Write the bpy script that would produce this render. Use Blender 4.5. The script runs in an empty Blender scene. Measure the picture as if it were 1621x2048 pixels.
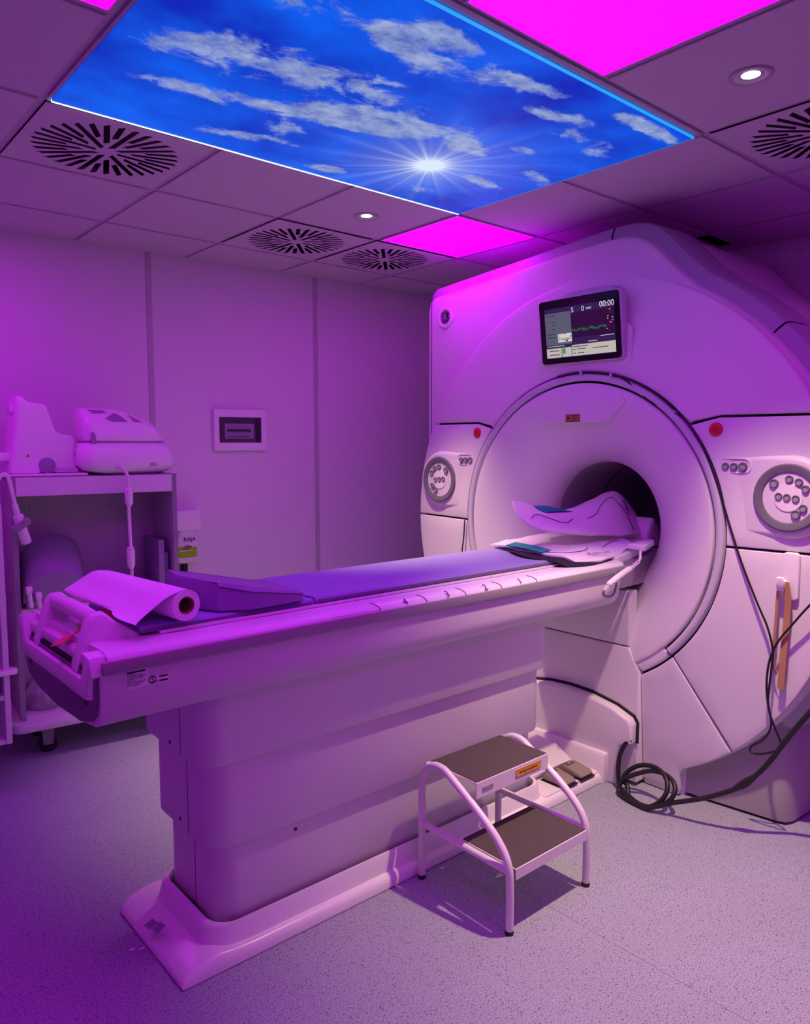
import bpy, bmesh, math, random
from mathutils import Vector, Matrix
random.seed(7)
S = bpy.context.scene
COL = S.collection
PI = math.pi

# ------------------------------------------------------------------ camera, world, exposure
CAM = Vector((0, 0, 1.5)); YAW, PITCH, FPX = 0.85734, -0.09125, 1512.0
cd = bpy.data.cameras.new('camera'); cam = bpy.data.objects.new('camera', cd); COL.objects.link(cam)
cam.location = CAM; cam.rotation_euler = (PI/2 + PITCH, 0, YAW - PI/2)
cd.sensor_fit = 'HORIZONTAL'; cd.sensor_width = 36; cd.lens = 36*FPX/1621; cd.clip_start = .02
S.camera = cam
w = bpy.data.worlds.new('world'); S.world = w; w.use_nodes = True
w.node_tree.nodes['Background'].inputs[0].default_value = (.02, .01, .03, 1)
w.node_tree.nodes['Background'].inputs[1].default_value = .2
S.view_settings.view_transform = 'Standard'; S.view_settings.look = 'None'
S.view_settings.gamma = 1; S.view_settings.use_curve_mapping = False
S.view_settings.exposure = 0.0
MAGENTA = (.66, .0, 1.0); MAG_L = 11.8          # colour and radiance of the coloured ceiling panels
SPOT_C = (1.0, .70, .46); SPOT_W = 258.0        # warm downlights
SKY_L = 1.15

# photo measurement -> world point on a plane of the room (x, y or z constant)
_f = Vector((math.cos(YAW)*math.cos(PITCH), math.sin(YAW)*math.cos(PITCH), math.sin(PITCH)))
_r = _f.cross(Vector((0, 0, 1))).normalized(); _u = _r.cross(_f)
def ray(x, y): return _r*((x-810.5)/FPX) - _u*((y-1024)/FPX) + _f
def QX(x, y, X): d = ray(x, y); return CAM + d*((X-CAM.x)/d.x)
def QY(x, y, Y): d = ray(x, y); return CAM + d*((Y-CAM.y)/d.y)
def QZ(x, y, Z): d = ray(x, y); return CAM + d*((Z-CAM.z)/d.z)

# ------------------------------------------------------------------ materials
def mat(name, col, rough=.5, metal=0., bump=0., bscale=300., var=0., vscale=8., coat=0., trans=0.):
    m = bpy.data.materials.new(name); m.use_nodes = True
    nt = m.node_tree; b = nt.nodes['Principled BSDF']
    b.inputs['Base Color'].default_value = (*col, 1); b.inputs['Roughness'].default_value = rough
    b.inputs['Metallic'].default_value = metal; b.inputs['Coat Weight'].default_value = coat
    b.inputs['Transmission Weight'].default_value = trans
    tc = nt.nodes.new('ShaderNodeTexCoord')
    if var:
        n = nt.nodes.new('ShaderNodeTexNoise'); n.inputs['Scale'].default_value = vscale; n.inputs['Detail'].default_value = 4
        r = nt.nodes.new('ShaderNodeMix'); r.data_type = 'RGBA'
        nt.links.new(tc.outputs['Object'], n.inputs['Vector']); nt.links.new(n.outputs['Fac'], r.inputs['Factor'])
        r.inputs['A'].default_value = (*[c*(1-var) for c in col], 1); r.inputs['B'].default_value = (*[min(1, c*(1+var)) for c in col], 1)
        nt.links.new(r.outputs['Result'], b.inputs['Base Color'])
    if bump:
        n = nt.nodes.new('ShaderNodeTexNoise'); n.inputs['Scale'].default_value = bscale; n.inputs['Detail'].default_value = 3
        k = nt.nodes.new('ShaderNodeBump'); k.inputs['Strength'].default_value = bump; k.inputs['Distance'].default_value = .002
        nt.links.new(tc.outputs['Object'], n.inputs['Vector']); nt.links.new(n.outputs['Fac'], k.inputs['Height'])
        nt.links.new(k.outputs['Normal'], b.inputs['Normal'])
    return m
def emit(name, col, s):
    m = bpy.data.materials.new(name); m.use_nodes = True; nt = m.node_tree
    b = nt.nodes['Principled BSDF']; b.inputs['Base Color'].default_value = (0.02, .02, .02, 1)
    b.inputs['Emission Color'].default_value = (*col, 1); b.inputs['Emission Strength'].default_value = s
    return m
M = dict(
    white=mat('white_plastic', (.78, .77, .75), .42, bump=.06, bscale=900, var=.02, vscale=5),
    gloss=mat('glossy_white_plastic', (.86, .85, .84), .25, var=.02),
    cover=mat('scanner_cover', (.76, .75, .75), .45, bump=.05, bscale=1200, var=.02, vscale=3),
    ring=mat('scanner_ring', (.60, .60, .64), .40),
    band=mat('scanner_side_cover', (.42, .42, .47), .5, bump=.05, bscale=900),
    base=mat('scanner_base', (.36, .35, .34), .35, var=.05),
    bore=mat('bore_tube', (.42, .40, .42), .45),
    dark=mat('dark_gap', (.012, .010, .014), .8),
    wall=mat('wall_laminate', (.74, .73, .73), .5, bump=.04, bscale=700, var=.015, vscale=2),
    joint=mat('wall_joint', (.50, .49, .50), .4),
    tile=mat('ceiling_tile', (.62, .60, .60), .85, bump=.12, bscale=600, var=.03, vscale=6),
    bar=mat('ceiling_bar', (.48, .46, .48), .5),
    strip=mat('grey_rail', (.34, .33, .33), .5),
    endcap=mat('grey_end_cap', (.20, .18, .21), .5),
    pad=mat('mattress_vinyl', (.30, .30, .55), .5, bump=.1, bscale=200, var=.06, vscale=10),
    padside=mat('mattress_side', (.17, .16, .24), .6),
    wedge=mat('wedge_vinyl', (.26, .21, .36), .55, bump=.15, bscale=250, var=.05),
    foam=mat('grey_foam', (.30, .27, .36), .75, bump=.25, bscale=300, var=.06),
    foam2=mat('blue_foam', (.22, .22, .42), .7, bump=.2, bscale=300),
    paper=mat('paper_roll', (.86, .85, .86), .8, bump=.08, bscale=500),
    card=mat('cardboard_core', (.30, .17, .09), .9),
    strap=mat('orange_strap', (.78, .27, .16), .8, bump=.3, bscale=1500),
    band_tan=mat('tan_elastic', (.46, .25, .12), .85, bump=.3, bscale=1800),
    fabric=mat('coil_fabric', (.84, .82, .80), .8, bump=.25, bscale=500, var=.04, vscale=14),
    teal=mat('teal_lining', (.0, .34, .28), .7, bump=.2, bscale=400),
    black=mat('black_rubber', (.010, .010, .011), .45),
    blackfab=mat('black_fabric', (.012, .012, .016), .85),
    tread=mat('rubber_tread', (.075, .060, .055), .85, bump=.6, bscale=900, var=.2, vscale=60),
    painted=mat('painted_steel', (.80, .78, .76), .35, var=.03, vscale=30),
    rubber=mat('grey_rubber_ring', (.15, .15, .175), .6, bump=.1, bscale=500),
    button=mat('button_grey', (.33, .33, .36), .4),
    red=mat('red_button', (.62, .02, .04), .4),
    beige=mat('pedal_plastic', (.30, .25, .20), .6, bump=.1, bscale=600),
    metal=mat('screw_metal', (.45, .45, .45), .35, metal=1),
    screw=mat('dark_screw', (.10, .08, .10), .5),
    yellow=mat('yellow_label', (.90, .45, .02), .6),
    ink=mat('black_ink', (.02, .02, .025), .7),
    inkgrey=mat('grey_ink', (.25, .23, .27), .7),
    label=mat('paper_label', (.82, .80, .82), .55),
    bottle=mat('white_bottle', (.82, .80, .80), .35),
    olive=mat('olive_print', (.30, .72, .01), .5),
    cartside=mat('cart_panel', (.52, .50, .52), .5, bump=.05),
    cartwhite=mat('cart_white', (.74, .72, .74), .4),
    edge=mat('grey_edge_band', (.28, .27, .30), .55),
    window=mat('smoked_window', (.06, .045, .07), .15),
    bezel=mat('monitor_bezel', (.004, .004, .006), .2),
    housing=mat('monitor_housing', (.55, .53, .56), .4),
    bronze=mat('warning_sticker', (.42, .20, .04), .5),
    bag=mat('clear_bag', (.55, .52, .55), .25, trans=.4),
)

# floor: speckled vinyl
def floor_mat():
    m = bpy.data.materials.new('speckled_vinyl'); m.use_nodes = True; nt = m.node_tree; L = nt.links
    b = nt.nodes['Principled BSDF']; b.inputs['Roughness'].default_value = .55
    tc = nt.nodes.new('ShaderNodeTexCoord')
    def noise(sc, d=2):
        n = nt.nodes.new('ShaderNodeTexNoise'); n.inputs['Scale'].default_value = sc; n.inputs['Detail'].default_value = d
        L.new(tc.outputs['Object'], n.inputs['Vector']); return n.outputs['Fac']
    def ramp(x, a, c0, c, c1):
        r = nt.nodes.new('ShaderNodeValToRGB'); r.color_ramp.elements[0].position = a; r.color_ramp.elements[0].color = (*c0, 1)
        r.color_ramp.elements[1].position = c; r.color_ramp.elements[1].color = (*c1, 1); L.new(x, r.inputs[0]); return r.outputs[0]
    base = ramp(noise(260, 2), .36, (.20, .23, .28), .66, (.50, .54, .60))
    v = nt.nodes.new('ShaderNodeTexVoronoi'); v.inputs['Scale'].default_value = 120; L.new(tc.outputs['Object'], v.inputs['Vector'])
    sp = ramp(v.outputs['Distance'], .22, (0, 0, 0), .32, (1, 1, 1))
    v2 = nt.nodes.new('ShaderNodeTexVoronoi'); v2.inputs['Scale'].default_value = 120; L.new(tc.outputs['Object'], v2.inputs['Vector'])
    pick = ramp(v2.outputs['Color'], .55, (1, 1, 1), .57, (0, 0, 0))
    mx = nt.nodes.new('ShaderNodeMix'); mx.data_type = 'RGBA'; mx.blend_type = 'LIGHTEN'; mx.inputs['Factor'].default_value = 1
    L.new(sp, mx.inputs['A']); L.new(pick, mx.inputs['B'])
    m2 = nt.nodes.new('ShaderNodeMix'); m2.data_type = 'RGBA'; L.new(mx.outputs['Result'], m2.inputs['Factor'])
    m2.inputs['A'].default_value = (.13, .13, .19, 1); L.new(base, m2.inputs['B'])
    dirt = ramp(noise(1.6, 5), .35, (.90, .90, .90), .7, (1, 1, 1))
    m3 = nt.nodes.new('ShaderNodeMix'); m3.data_type = 'RGBA'; m3.blend_type = 'MULTIPLY'; m3.inputs['Factor'].default_value = 1
    L.new(m2.outputs['Result'], m3.inputs['A']); L.new(dirt, m3.inputs['B']); L.new(m3.outputs['Result'], b.inputs['Base Color'])
    k = nt.nodes.new('ShaderNodeBump'); k.inputs['Strength'].default_value = .08; k.inputs['Distance'].default_value = .001
    L.new(noise(500), k.inputs['Height']); L.new(k.outputs['Normal'], b.inputs['Normal'])
    return m
M['floor'] = floor_mat()

# ------------------------------------------------------------------ builders
def off(p):
    v = Vector((0, 0, 0))
    while p is not None: v += p.location; p = p.parent
    return v
def link(name, me, m, parent=None, smooth=35):
    o = bpy.data.objects.new(name, me); COL.objects.link(o)
    if m is not None:
        me.materials.clear(); me.materials.append(M[m] if isinstance(m, str) else m)
    if smooth:
        me.shade_smooth(); me.set_sharp_from_angle(angle=math.radians(smooth))
    if parent is not None: o.parent = parent
    return o
def obj(name, bm, m, parent=None, smooth=35, local=False):
    """bm holds world coordinates (local=True: coordinates of the parent)"""
    bmesh.ops.recalc_face_normals(bm, faces=bm.faces[:])
    if not local:
        o = off(parent)
        if o.length > 0: bmesh.ops.translate(bm, verts=bm.verts[:], vec=-o)
    me = bpy.data.meshes.new(name); bm.to_mesh(me); bm.free()
    return link(name, me, m, parent, smooth)
def tag(o, label, cat, group=None, kind=None):
    o['label'] = label; o['category'] = cat
    if group: o['group'] = group
    if kind: o['kind'] = kind
    return o
def thing(name, loc, label, cat, group=None, rz=0):
    o = bpy.data.objects.new(name, None); COL.objects.link(o); o.location = loc; o.rotation_euler = (0, 0, rz)
    o.empty_display_size = .1
    return tag(o, label, cat, group)
def struct(o): o['kind'] = 'structure'; return o

def box(x0, x1, y0, y1, z0, z1, bev=0., seg=2, bm=None):
    own = bmesh.new()
    bmesh.ops.create_cube(own, size=1)
    for v in own.verts:
        v.co = Vector((x0 if v.co.x < 0 else x1, y0 if v.co.y < 0 else y1, z0 if v.co.z < 0 else z1))
    if bev: bmesh.ops.bevel(own, geom=own.edges[:], offset=bev, segments=seg, profile=.5, affect='EDGES')
    return merge(bm, own)
def merge(bm, own):
    if bm is None: return own
    me = bpy.data.meshes.new('t'); own.to_mesh(me); own.free(); bm.from_mesh(me); bpy.data.meshes.remove(me); return bm
def prism(pts, vec, bev=0., seg=2, bm=None, both=False):
    """polygon pts (3-D, planar) extruded by vec; front rim bevelled"""
    own = bmesh.new(); vec = Vector(vec)
    vs = [own.verts.new(p) for p in pts]; f = own.faces.new(vs)
    ret = bmesh.ops.extrude_face_region(own, geom=[f])
    nv = [g for g in ret['geom'] if isinstance(g, bmesh.types.BMVert)]
    bmesh.ops.translate(own, verts=nv, vec=vec)
    bmesh.ops.recalc_face_normals(own, faces=own.faces[:])
    if bev:
        s = set(vs); es = [e for e in own.edges if e.verts[0] in s and e.verts[1] in s]
        if both:
            n = set(nv); es += [e for e in own.edges if e.verts[0] in n and e.verts[1] in n]
        bmesh.ops.bevel(own, geom=es, offset=bev, segments=seg, profile=.5, affect='EDGES', clamp_overlap=True)
    return merge(bm, own)
def yz(pts, X): return [Vector((X, p[0], p[1])) for p in pts]
def lathe(prof, c, axis='x', seg=48, a0=0., a1=2*PI, bm=None, cap=False):
    """prof: (along, radius) pairs around an axis through c"""
    own = bmesh.new(); full = abs(a1-a0-2*PI) < 1e-6; n = seg if full else seg+1; rows = []
    for (a, r) in prof:
        row = []
        for i in range(n):
            t = a0 + (a1-a0)*i/seg; u, v = r*math.cos(t), r*math.sin(t)
            d = {'x': (a, u, v), 'y': (u, a, v), 'z': (u, v, a)}[axis]
            row.append(own.verts.new(Vector(c)+Vector(d)))
        rows.append(row)
    for A, B in zip(rows, rows[1:]):
        for i in range(n if full else n-1):
            j = (i+1) % n; own.faces.new((A[i], A[j], B[j], B[i]))
    if cap:
        for r in (rows[0], rows[-1]): own.faces.new(r)
    bmesh.ops.remove_doubles(own, verts=own.verts[:], dist=1e-6)
    return merge(bm, own)
def catmull(P, n=8, closed=False):
    P = [Vector(p) for p in P]; out = []; N = len(P)
    for i in range(N if closed else N-1):
        p1, p2 = P[i], P[(i+1) % N]
        p0 = P[i-1] if (closed or i > 0) else p1*2-p2
        p3 = P[(i+2) % N] if (closed or i+2 < N) else p2*2-p1
        for k in range(n):
            t = k/n
            out.append(.5*((2*p1)+(p2-p0)*t+(2*p0-5*p1+4*p2-p3)*t*t+(3*p1-p0-3*p2+p3)*t**3))
    if not closed: out.append(P[-1])
    return out
def tube(P, r, seg=10, n=8, bm=None, smooth=True, closed=False):
    own = bmesh.new(); path = catmull(P, n, closed) if smooth else [Vector(p) for p in P]
    rs = r if callable(r) else (lambda t: r)
    up = None; rows = []; N = len(path)
    for i, p in enumerate(path):
        if closed: t = (path[(i+1) % N]-path[i-1]).normalized()
        else: t = (path[min(i+1, N-1)]-path[max(i-1, 0)]).normalized()
        if up is None:
            up = t.orthogonal().normalized()
        up = (up - t*up.dot(t)).normalized(); sd = t.cross(up)
        rr = rs(i/max(1, N-1))
        rows.append([own.verts.new(p+(up*math.cos(2*PI*k/seg)+sd*math.sin(2*PI*k/seg))*rr) for k in range(seg)])
    pairs = list(zip(rows, rows[1:])) + ([(rows[-1], rows[0])] if closed else [])
    for A, B in pairs:
        for k in range(seg): own.faces.new((A[k], A[(k+1) % seg], B[(k+1) % seg], B[k]))
    if not closed: own.faces.new(rows[0]); own.faces.new(rows[-1])
    return merge(bm, own)
def loft(secs, cap=True, bm=None, closed=True):
    own = bmesh.new(); rows = [[own.verts.new(p) for p in s] for s in secs]; n = len(rows[0])
    for A, B in zip(rows, rows[1:]):
        for i in range(n if closed else n-1):
            j = (i+1) % n; own.faces.new((A[i], A[j], B[j], B[i]))
    if cap and closed: own.faces.new(rows[0]); own.faces.new(rows[-1])
    return merge(bm, own)
def wrinkle(p, wr):
    k = math.sin(p.x*31+p.y*17)*.5+math.sin(p.x*13-p.y*41+1.3)*.35+math.sin(p.x*67+p.y*53+p.z*40)*.22
    return Vector((0, 0, k*wr))
def sheet(rows, nu=6, nv=6, thick=.004, bm=None, wr=0., hint=(0, 0, 1)):
    """smooth surface through a grid of control points; its thickness lies on the side away from hint"""
    R = [catmull(r, nu) for r in rows]; cols = [catmull(list(c), nv) for c in zip(*R)]
    if wr: cols = [[p+wrinkle(p, wr) for p in c] for c in cols]
    hint = Vector(hint); N, K = len(cols), len(cols[0]); own = bmesh.new(); top, bot = [], []
    for i in range(N):
        tr_, br_ = [], []
        for j in range(K):
            du = cols[min(i+1, N-1)][j]-cols[max(i-1, 0)][j]; dv = cols[i][min(j+1, K-1)]-cols[i][max(j-1, 0)]
            n = du.cross(dv).normalized()
            if n.dot(hint) < 0: n = -n
            tr_.append(own.verts.new(cols[i][j])); br_.append(own.verts.new(cols[i][j]-n*max(thick, .0004)))
        top.append(tr_); bot.append(br_)
    for i in range(N-1):
        for j in range(K-1):
            own.faces.new((top[i][j], top[i+1][j], top[i+1][j+1], top[i][j+1])); own.faces.new((bot[i][j], bot[i][j+1], bot[i+1][j+1], bot[i+1][j]))
    ring_ = [(i, 0) for i in range(N)]+[(N-1, j) for j in range(1, K)]+[(i, K-1) for i in range(N-2, -1, -1)]+[(0, j) for j in range(K-2, 0, -1)]
    for (i, j), (k, l) in zip(ring_, ring_[1:]+ring_[:1]): own.faces.new((top[i][j], bot[i][j], bot[k][l], top[k][l]))
    return merge(bm, own)
def ribbon(P, wv, th=.0015, n=6, bm=None):
    """flat strap along P, wv = half width vector (or list of them)"""
    path = catmull(P, n); N = len(path); own = bmesh.new(); W = wv if isinstance(wv, list) else [wv]*len(P)
    Wp = catmull(W, n); rows = []
    for i, p in enumerate(path):
        t = (path[min(i+1, N-1)]-path[max(i-1, 0)]).normalized(); wd = Vector(Wp[i]); nn = t.cross(wd).normalized()*th/2
        rows.append([own.verts.new(q) for q in (p-wd-nn, p+wd-nn, p+wd+nn, p-wd+nn)])
    for A, B in zip(rows, rows[1:]):
        for k in range(4): own.faces.new((A[k], A[(k+1) % 4], B[(k+1) % 4], B[k]))
    own.faces.new(rows[0]); own.faces.new(rows[-1])
    return merge(bm, own)
def frame(o, right, up):
    r = Vector(right).normalized(); n = r.cross(Vector(up)).normalized(); u = n.cross(r)
    m = Matrix((r, u, n)).transposed().to_4x4(); m.translation = Vector(o); return m
def text(name, s, o, right, up, size, m, parent, align='CENTER', ext=.0004):
    c = bpy.data.curves.new('txt', 'FONT'); c.body = s; c.size = size; c.align_x = align; c.align_y = 'CENTER'; c.extrude = ext
    c.resolution_u = 3
    t = bpy.data.objects.new('txt', c); COL.objects.link(t)
    dg = bpy.context.evaluated_depsgraph_get(); me = bpy.data.meshes.new_from_object(t.evaluated_get(dg))
    bpy.data.objects.remove(t); bpy.data.curves.remove(c)
    me.transform(Matrix.Translation(-off(parent)) @ frame(o, right, up)); me.name = name
    return link(name, me, m, parent, 0)
def plate(name, o, right, up, w, h, m, parent, th=.001, bev=0., local_n=1):
    """thin rectangular plate centred on o lying in the right/up plane, its face towards right x up"""
    mt = frame(o, right, up)
    pts = [mt @ Vector((x*w/2, y*h/2, th)) for x, y in ((-1, -1), (1, -1), (1, 1), (-1, 1))]
    n = (mt.to_3x3() @ Vector((0, 0, 1)))*-th
    return obj(name, prism(pts, n, bev), m, parent)
def arc(c, r, a0, a1, n=24):
    return [(c[0]+r*math.cos(a0+(a1-a0)*i/n), c[1]+r*math.sin(a0+(a1-a0)*i/n)) for i in range(n+1)]
def rrect(w, h, r, n=5):
    """rounded rectangle outline about the origin"""
    out = []
    for (sx, sy, a) in ((1, 1, 0), (-1, 1, PI/2), (-1, -1, PI), (1, -1, 1.5*PI)):
        for i in range(n+1):
            t = a+PI/2*i/n; out.append((sx*(w/2-r)+r*math.cos(t), sy*(h/2-r)+r*math.sin(t)))
    return out

# ------------------------------------------------------------------ room
CEIL = 2.558
XL, XR, YF = -1.45, 4.17, -2.2          # left wall, right wall, wall behind the camera
def ywall(x): return 4.262-.0610*(x-1.0)
fl = struct(obj('floor', box(XL-.1, XR+.2, YF-.1, 4.6, -.12, -.002), 'floor', None, 0))
for (a, b) in ((XL-.05, 1.8794), (1.8806, XR+.15)):
    obj('floor_sheet', box(a, b, YF-.05, 4.5, -.0018, 0), 'floor', fl, 0)
P0, P1 = (XL-.1, ywall(XL-.1)), (XR+.2, ywall(XR+.2))
wb = struct(obj('wall_back', prism([(P0[0], P0[1]+.02, -.1), (P1[0], P1[1]+.02, -.1), (P1[0], P1[1]+.02, 2.8), (P0[0], P0[1]+.02, 2.8)], (0, .1, 0)), 'joint', None, 0))
seams = [XL-.05, -.40, .672, 1.748, 2.823, 3.90, XR+.1]
for a, b in zip(seams, seams[1:]):
    g = .006
    pts = [(a+g, ywall(a+g), 0), (b-g, ywall(b-g), 0), (b-g, ywall(b-g), 2.75), (a+g, ywall(a+g), 2.75)]
    obj('wall_panel', prism(pts, (0, .02, 0), .002, 1), 'wall', wb, 0)
for s in seams[1:-1]:
    o_ = obj('joint_strip', prism([(s-.016, ywall(s)-.004, 0), (s+.016, ywall(s)-.006, 0), (s+.016, ywall(s)-.006, 2.75), (s-.016, ywall(s)-.004, 2.75)], (0, .008, 0), .002, 1), 'joint', wb, 0)
struct(obj('wall_right', box(XR, XR+.1, YF-.1, 4.3, -.1, 2.8), 'wall', None, 0))
struct(obj('wall_left', box(XL-.1, XL, YF-.1, 4.6, -.1, 2.8), 'wall', None, 0))
struct(obj('wall_front', box(XL-.1, XR+.1, YF-.1, YF, -.1, 2.8), 'wall', None, 0))

# suspended ceiling: 0.6 m grid
GX0, GY0 = .75, 2.575
ce = struct(obj('ceiling', box(XL-.1, XR+.2, YF-.1, 4.6, CEIL+.10, CEIL+.2), 'dark', None, 0))
xs = [GX0+.6*k for k in range(-4, 7)]; ys = [GY0+.6*k for k in range(-8, 4)]
for x in xs:
    if XL < x < XR: obj('ceiling_bar', box(x-.012, x+.012, YF, ywall(x), CEIL+.004, CEIL+.03), 'bar', ce, 0)
for y in ys:
    if YF < y < 4.2: obj('ceiling_bar', box(XL, XR, y-.012, y+.012, CEIL+.0045, CEIL+.03), 'bar', ce, 0)
obj('wall_angle', prism([(XL, ywall(XL)-.022, CEIL+.003), (XR, ywall(XR)-.022, CEIL+.003), (XR, ywall(XR), CEIL+.003), (XL, ywall(XL), CEIL+.003)], (0, 0, .004)), 'bar', ce, 0)

def cell(x, y):   # grid cell index of a point
    return (math.floor((x-GX0)/.6), math.floor((y-GY0)/.6))
SKY_CELLS = {(i, j) for i in range(0, 3) for j in (-1, -2)}
VENTS = [cell(1.05, 2.87), cell(2.25, 3.47), cell(2.85, 3.47), cell(2.85, 1.07)]
MAGS = [cell(1.65, 1.07), cell(.45, 1.67), cell(2.85, 2.87), cell(.45, 3.47), cell(3.45, -.13), cell(.45, -.73)]
SPOTS = [(2.25, 1.075), (2.25, 2.875)]
HOLE = (3.77, 4.03, 1.95, 2.06)
tile_me = {}
for i in range(-4, 6):
    for j in range(-8, 3):
        if (i, j) in SKY_CELLS or (i, j) in VENTS or (i, j) in MAGS: continue
        x0, y0 = GX0+.6*i, GY0+.6*j; x1, y1 = x0+.6, y0+.6
        a, b, c, d = max(x0+.0135, XL), min(x1-.0135, XR), max(y0+.0135, YF), y1-.0135
        if b-a < .03 or d-c < .03: continue
        if a < HOLE[0] < b and c < HOLE[2] < d:      # tile with an opening above the magnet
            bm = box(a, HOLE[0], c, d, CEIL-.002, CEIL+.015)
            box(HOLE[1], b, c, d, CEIL-.002, CEIL+.015, bm=bm)
            box(HOLE[0], HOLE[1], c, HOLE[2], CEIL-.002, CEIL+.015, bm=bm); box(HOLE[0], HOLE[1], HOLE[3], d, CEIL-.002, CEIL+.015, bm=bm)
            obj('ceiling_tile', bm, 'tile', ce, 0); continue
        if d > ywall(x0)-.03:                        # cut along the wall
            ya, yb = min(d, ywall(a)-.024), min(d, ywall(b)-.024)
            if ya-c < .02: continue
            obj('ceiling_tile', prism([(a, c, CEIL-.002), (b, c, CEIL-.002), (b, yb, CEIL-.002), (a, ya, CEIL-.002)], (0, 0, .017)), 'tile', ce, 0); continue
        if abs(b-a-.573) < .002 and abs(d-c-.573) < .002:
            if 'm' not in tile_me:
                t = box(-.2865, .2865, -.2865, .2865, -.002, .015, .0015, 1)
                me = bpy.data.meshes.new('ceiling_tile'); t.to_mesh(me); t.free(); me.materials.append(M['tile']); tile_me['m'] = me
            o = bpy.data.objects.new('ceiling_tile', tile_me['m']); COL.objects.link(o); o.parent = ce; o.location = (x0+.3, y0+.3, CEIL)
        else:
            obj('ceiling_tile', box(a, b, c, d, CEIL-.002, CEIL+.015), 'tile', ce, 0)

# ------------------------------------------------------------------ sky picture panel
def sky_mat(x0, x1, y0, y1):
    m = bpy.data.materials.new('backlit_sky_print'); m.use_nodes = True; nt = m.node_tree; L = nt.links
    b = nt.nodes['Principled BSDF']; b.inputs['Base Color'].default_value = (.01, .01, .02, 1); b.inputs['Roughness'].default_value = .5; b.inputs['Specular IOR Level'].default_value = .05
    tc = nt.nodes.new('ShaderNodeTexCoord')
    def val(v): n = nt.nodes.new('ShaderNodeValue'); n.outputs[0].default_value = v; return n.outputs[0]
    def mth(op, a, b_=None, c_=None, clamp=False):
        n = nt.nodes.new('ShaderNodeMath'); n.operation = op; n.use_clamp = clamp
        for i, q in enumerate((a, b_, c_)):
            if q is None: continue
            if isinstance(q, (int, float)): n.inputs[i].default_value = q
            else: L.new(q, n.inputs[i])
        return n.outputs[0]
    sep = nt.nodes.new('ShaderNodeSeparateXYZ'); L.new(tc.outputs['Object'], sep.inputs[0])
    X, Y = sep.outputs[0], sep.outputs[1]
    mp = nt.nodes.new('ShaderNodeMapping'); L.new(tc.outputs['Object'], mp.inputs[0]); mp.inputs['Rotation'].default_value = (0, 0, .35); mp.inputs['Scale'].default_value = (1, 1.45, 1)
    def noise(sc, det, rough=.6, dist=0., vec=None, off_=0.):
        n = nt.nodes.new('ShaderNodeTexNoise'); n.inputs['Scale'].default_value = sc; n.inputs['Detail'].default_value = det
        n.inputs['Roughness'].default_value = rough; n.inputs['Distortion'].default_value = dist
        L.new(vec or mp.outputs[0], n.inputs['Vector']); return n.outputs['Fac']
    n1 = noise(5.0, 10, .68, .35); n2 = noise(20, 8, .7)
    # cloud banks: ellipses (centre, half axes, angle, weight)
    banks = [(.98, 1.96, .20, .10, -.3, .22), (1.27, 1.88, .26, .09, -.2, .28), (1.0, 2.19, .20, .05, -.25, .22), (1.37, 2.13, .26, .055, -.28, .30),
             (1.42, 2.25, .075, .045, 0, .36), (1.69, 1.98, .17, .075, -.35, .40), (1.62, 2.05, .12, .05, 0, .28), (2.04, 1.98, .10, .06, .2, .40),
             (1.50, 1.62, .12, .045, -.1, .36), (1.36, 1.60, .08, .03, .3, .25), (1.80, 1.53, .13, .036, -.1, .36), (2.03, 1.60, .14, .042, -.25, .34), (2.24, 1.66, .13, .042, -.3, .34), (2.42, 1.70, .10, .04, -.3, .30),
             (1.43, 1.48, .17, .04, 0, .34), (1.10, 1.60, .26, .045, -.1, .32), (2.36, 1.46, .18, .03, 0, .40), (1.73, 2.47, .09, .035, 0, .34),
             (2.44, 2.02, .09, .04, .2, .34), (2.30, 2.18, .12, .04, .1, .36), (1.31, 2.42, .12, .04, -.2, .34), (2.2, 1.86, .06, .03, 0, .25), (2.14, 2.4, .12, .04, 0, .2), (1.5, 2.36, .08, .02, 0, .25)]
    tot = val(0.)
    for (cx, cy, rx, ry, a, wt) in banks:
        ca, sa = math.cos(a), math.sin(a)
        u = mth('ADD', mth('MULTIPLY', X, ca/rx), mth('MULTIPLY_ADD', Y, sa/rx, -(cx*ca+cy*sa)/rx))
        v = mth('ADD', mth('MULTIPLY', X, -sa/ry), mth('MULTIPLY_ADD', Y, ca/ry, -(-cx*sa+cy*ca)/ry))
        d = mth('ADD', mth('MULTIPLY', u, u), mth('MULTIPLY', v, v))
        g = mth('MULTIPLY', mth('EXPONENT', mth('MULTIPLY', d, -.55)), wt)
        tot = mth('ADD', tot, g)
    dens = mth('ADD', mth('ADD', mth('MULTIPLY_ADD', n1, 1.5, -.40), mth('MULTIPLY', n2, .25)), mth('MULTIPLY_ADD', tot, 1.65, -.39))
    mr = nt.nodes.new('ShaderNodeMapRange'); mr.interpolation_type = 'SMOOTHSTEP'; L.new(dens, mr.inputs[0]); mr.inputs[1].default_value = .42; mr.inputs[2].default_value = .68
    cloud = mr.outputs[0]
    # blue ground, deeper away from the sun
    SX, SY = 2.02, 2.19
    dx = mth('ADD', X, -SX); dy = mth('ADD', Y, -SY); r2 = mth('ADD', mth('MULTIPLY', dx, dx), mth('MULTIPLY', dy, dy)); r = mth('SQRT', r2)
    def mixc(f, A, B, blend='MIX'):
        n = nt.nodes.new('ShaderNodeMix'); n.data_type = 'RGBA'; n.blend_type = blend
        for k, q in (('Factor', f), ('A', A), ('B', B)):
            if isinstance(q, tuple): n.inputs[k].default_value = (*q, 1)
            elif isinstance(q, (int, float)): n.inputs[k].default_value = q
            else: L.new(q, n.inputs[k])
        return n.outputs['Result']
    n3 = noise(2.6, 4, .55)
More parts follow.
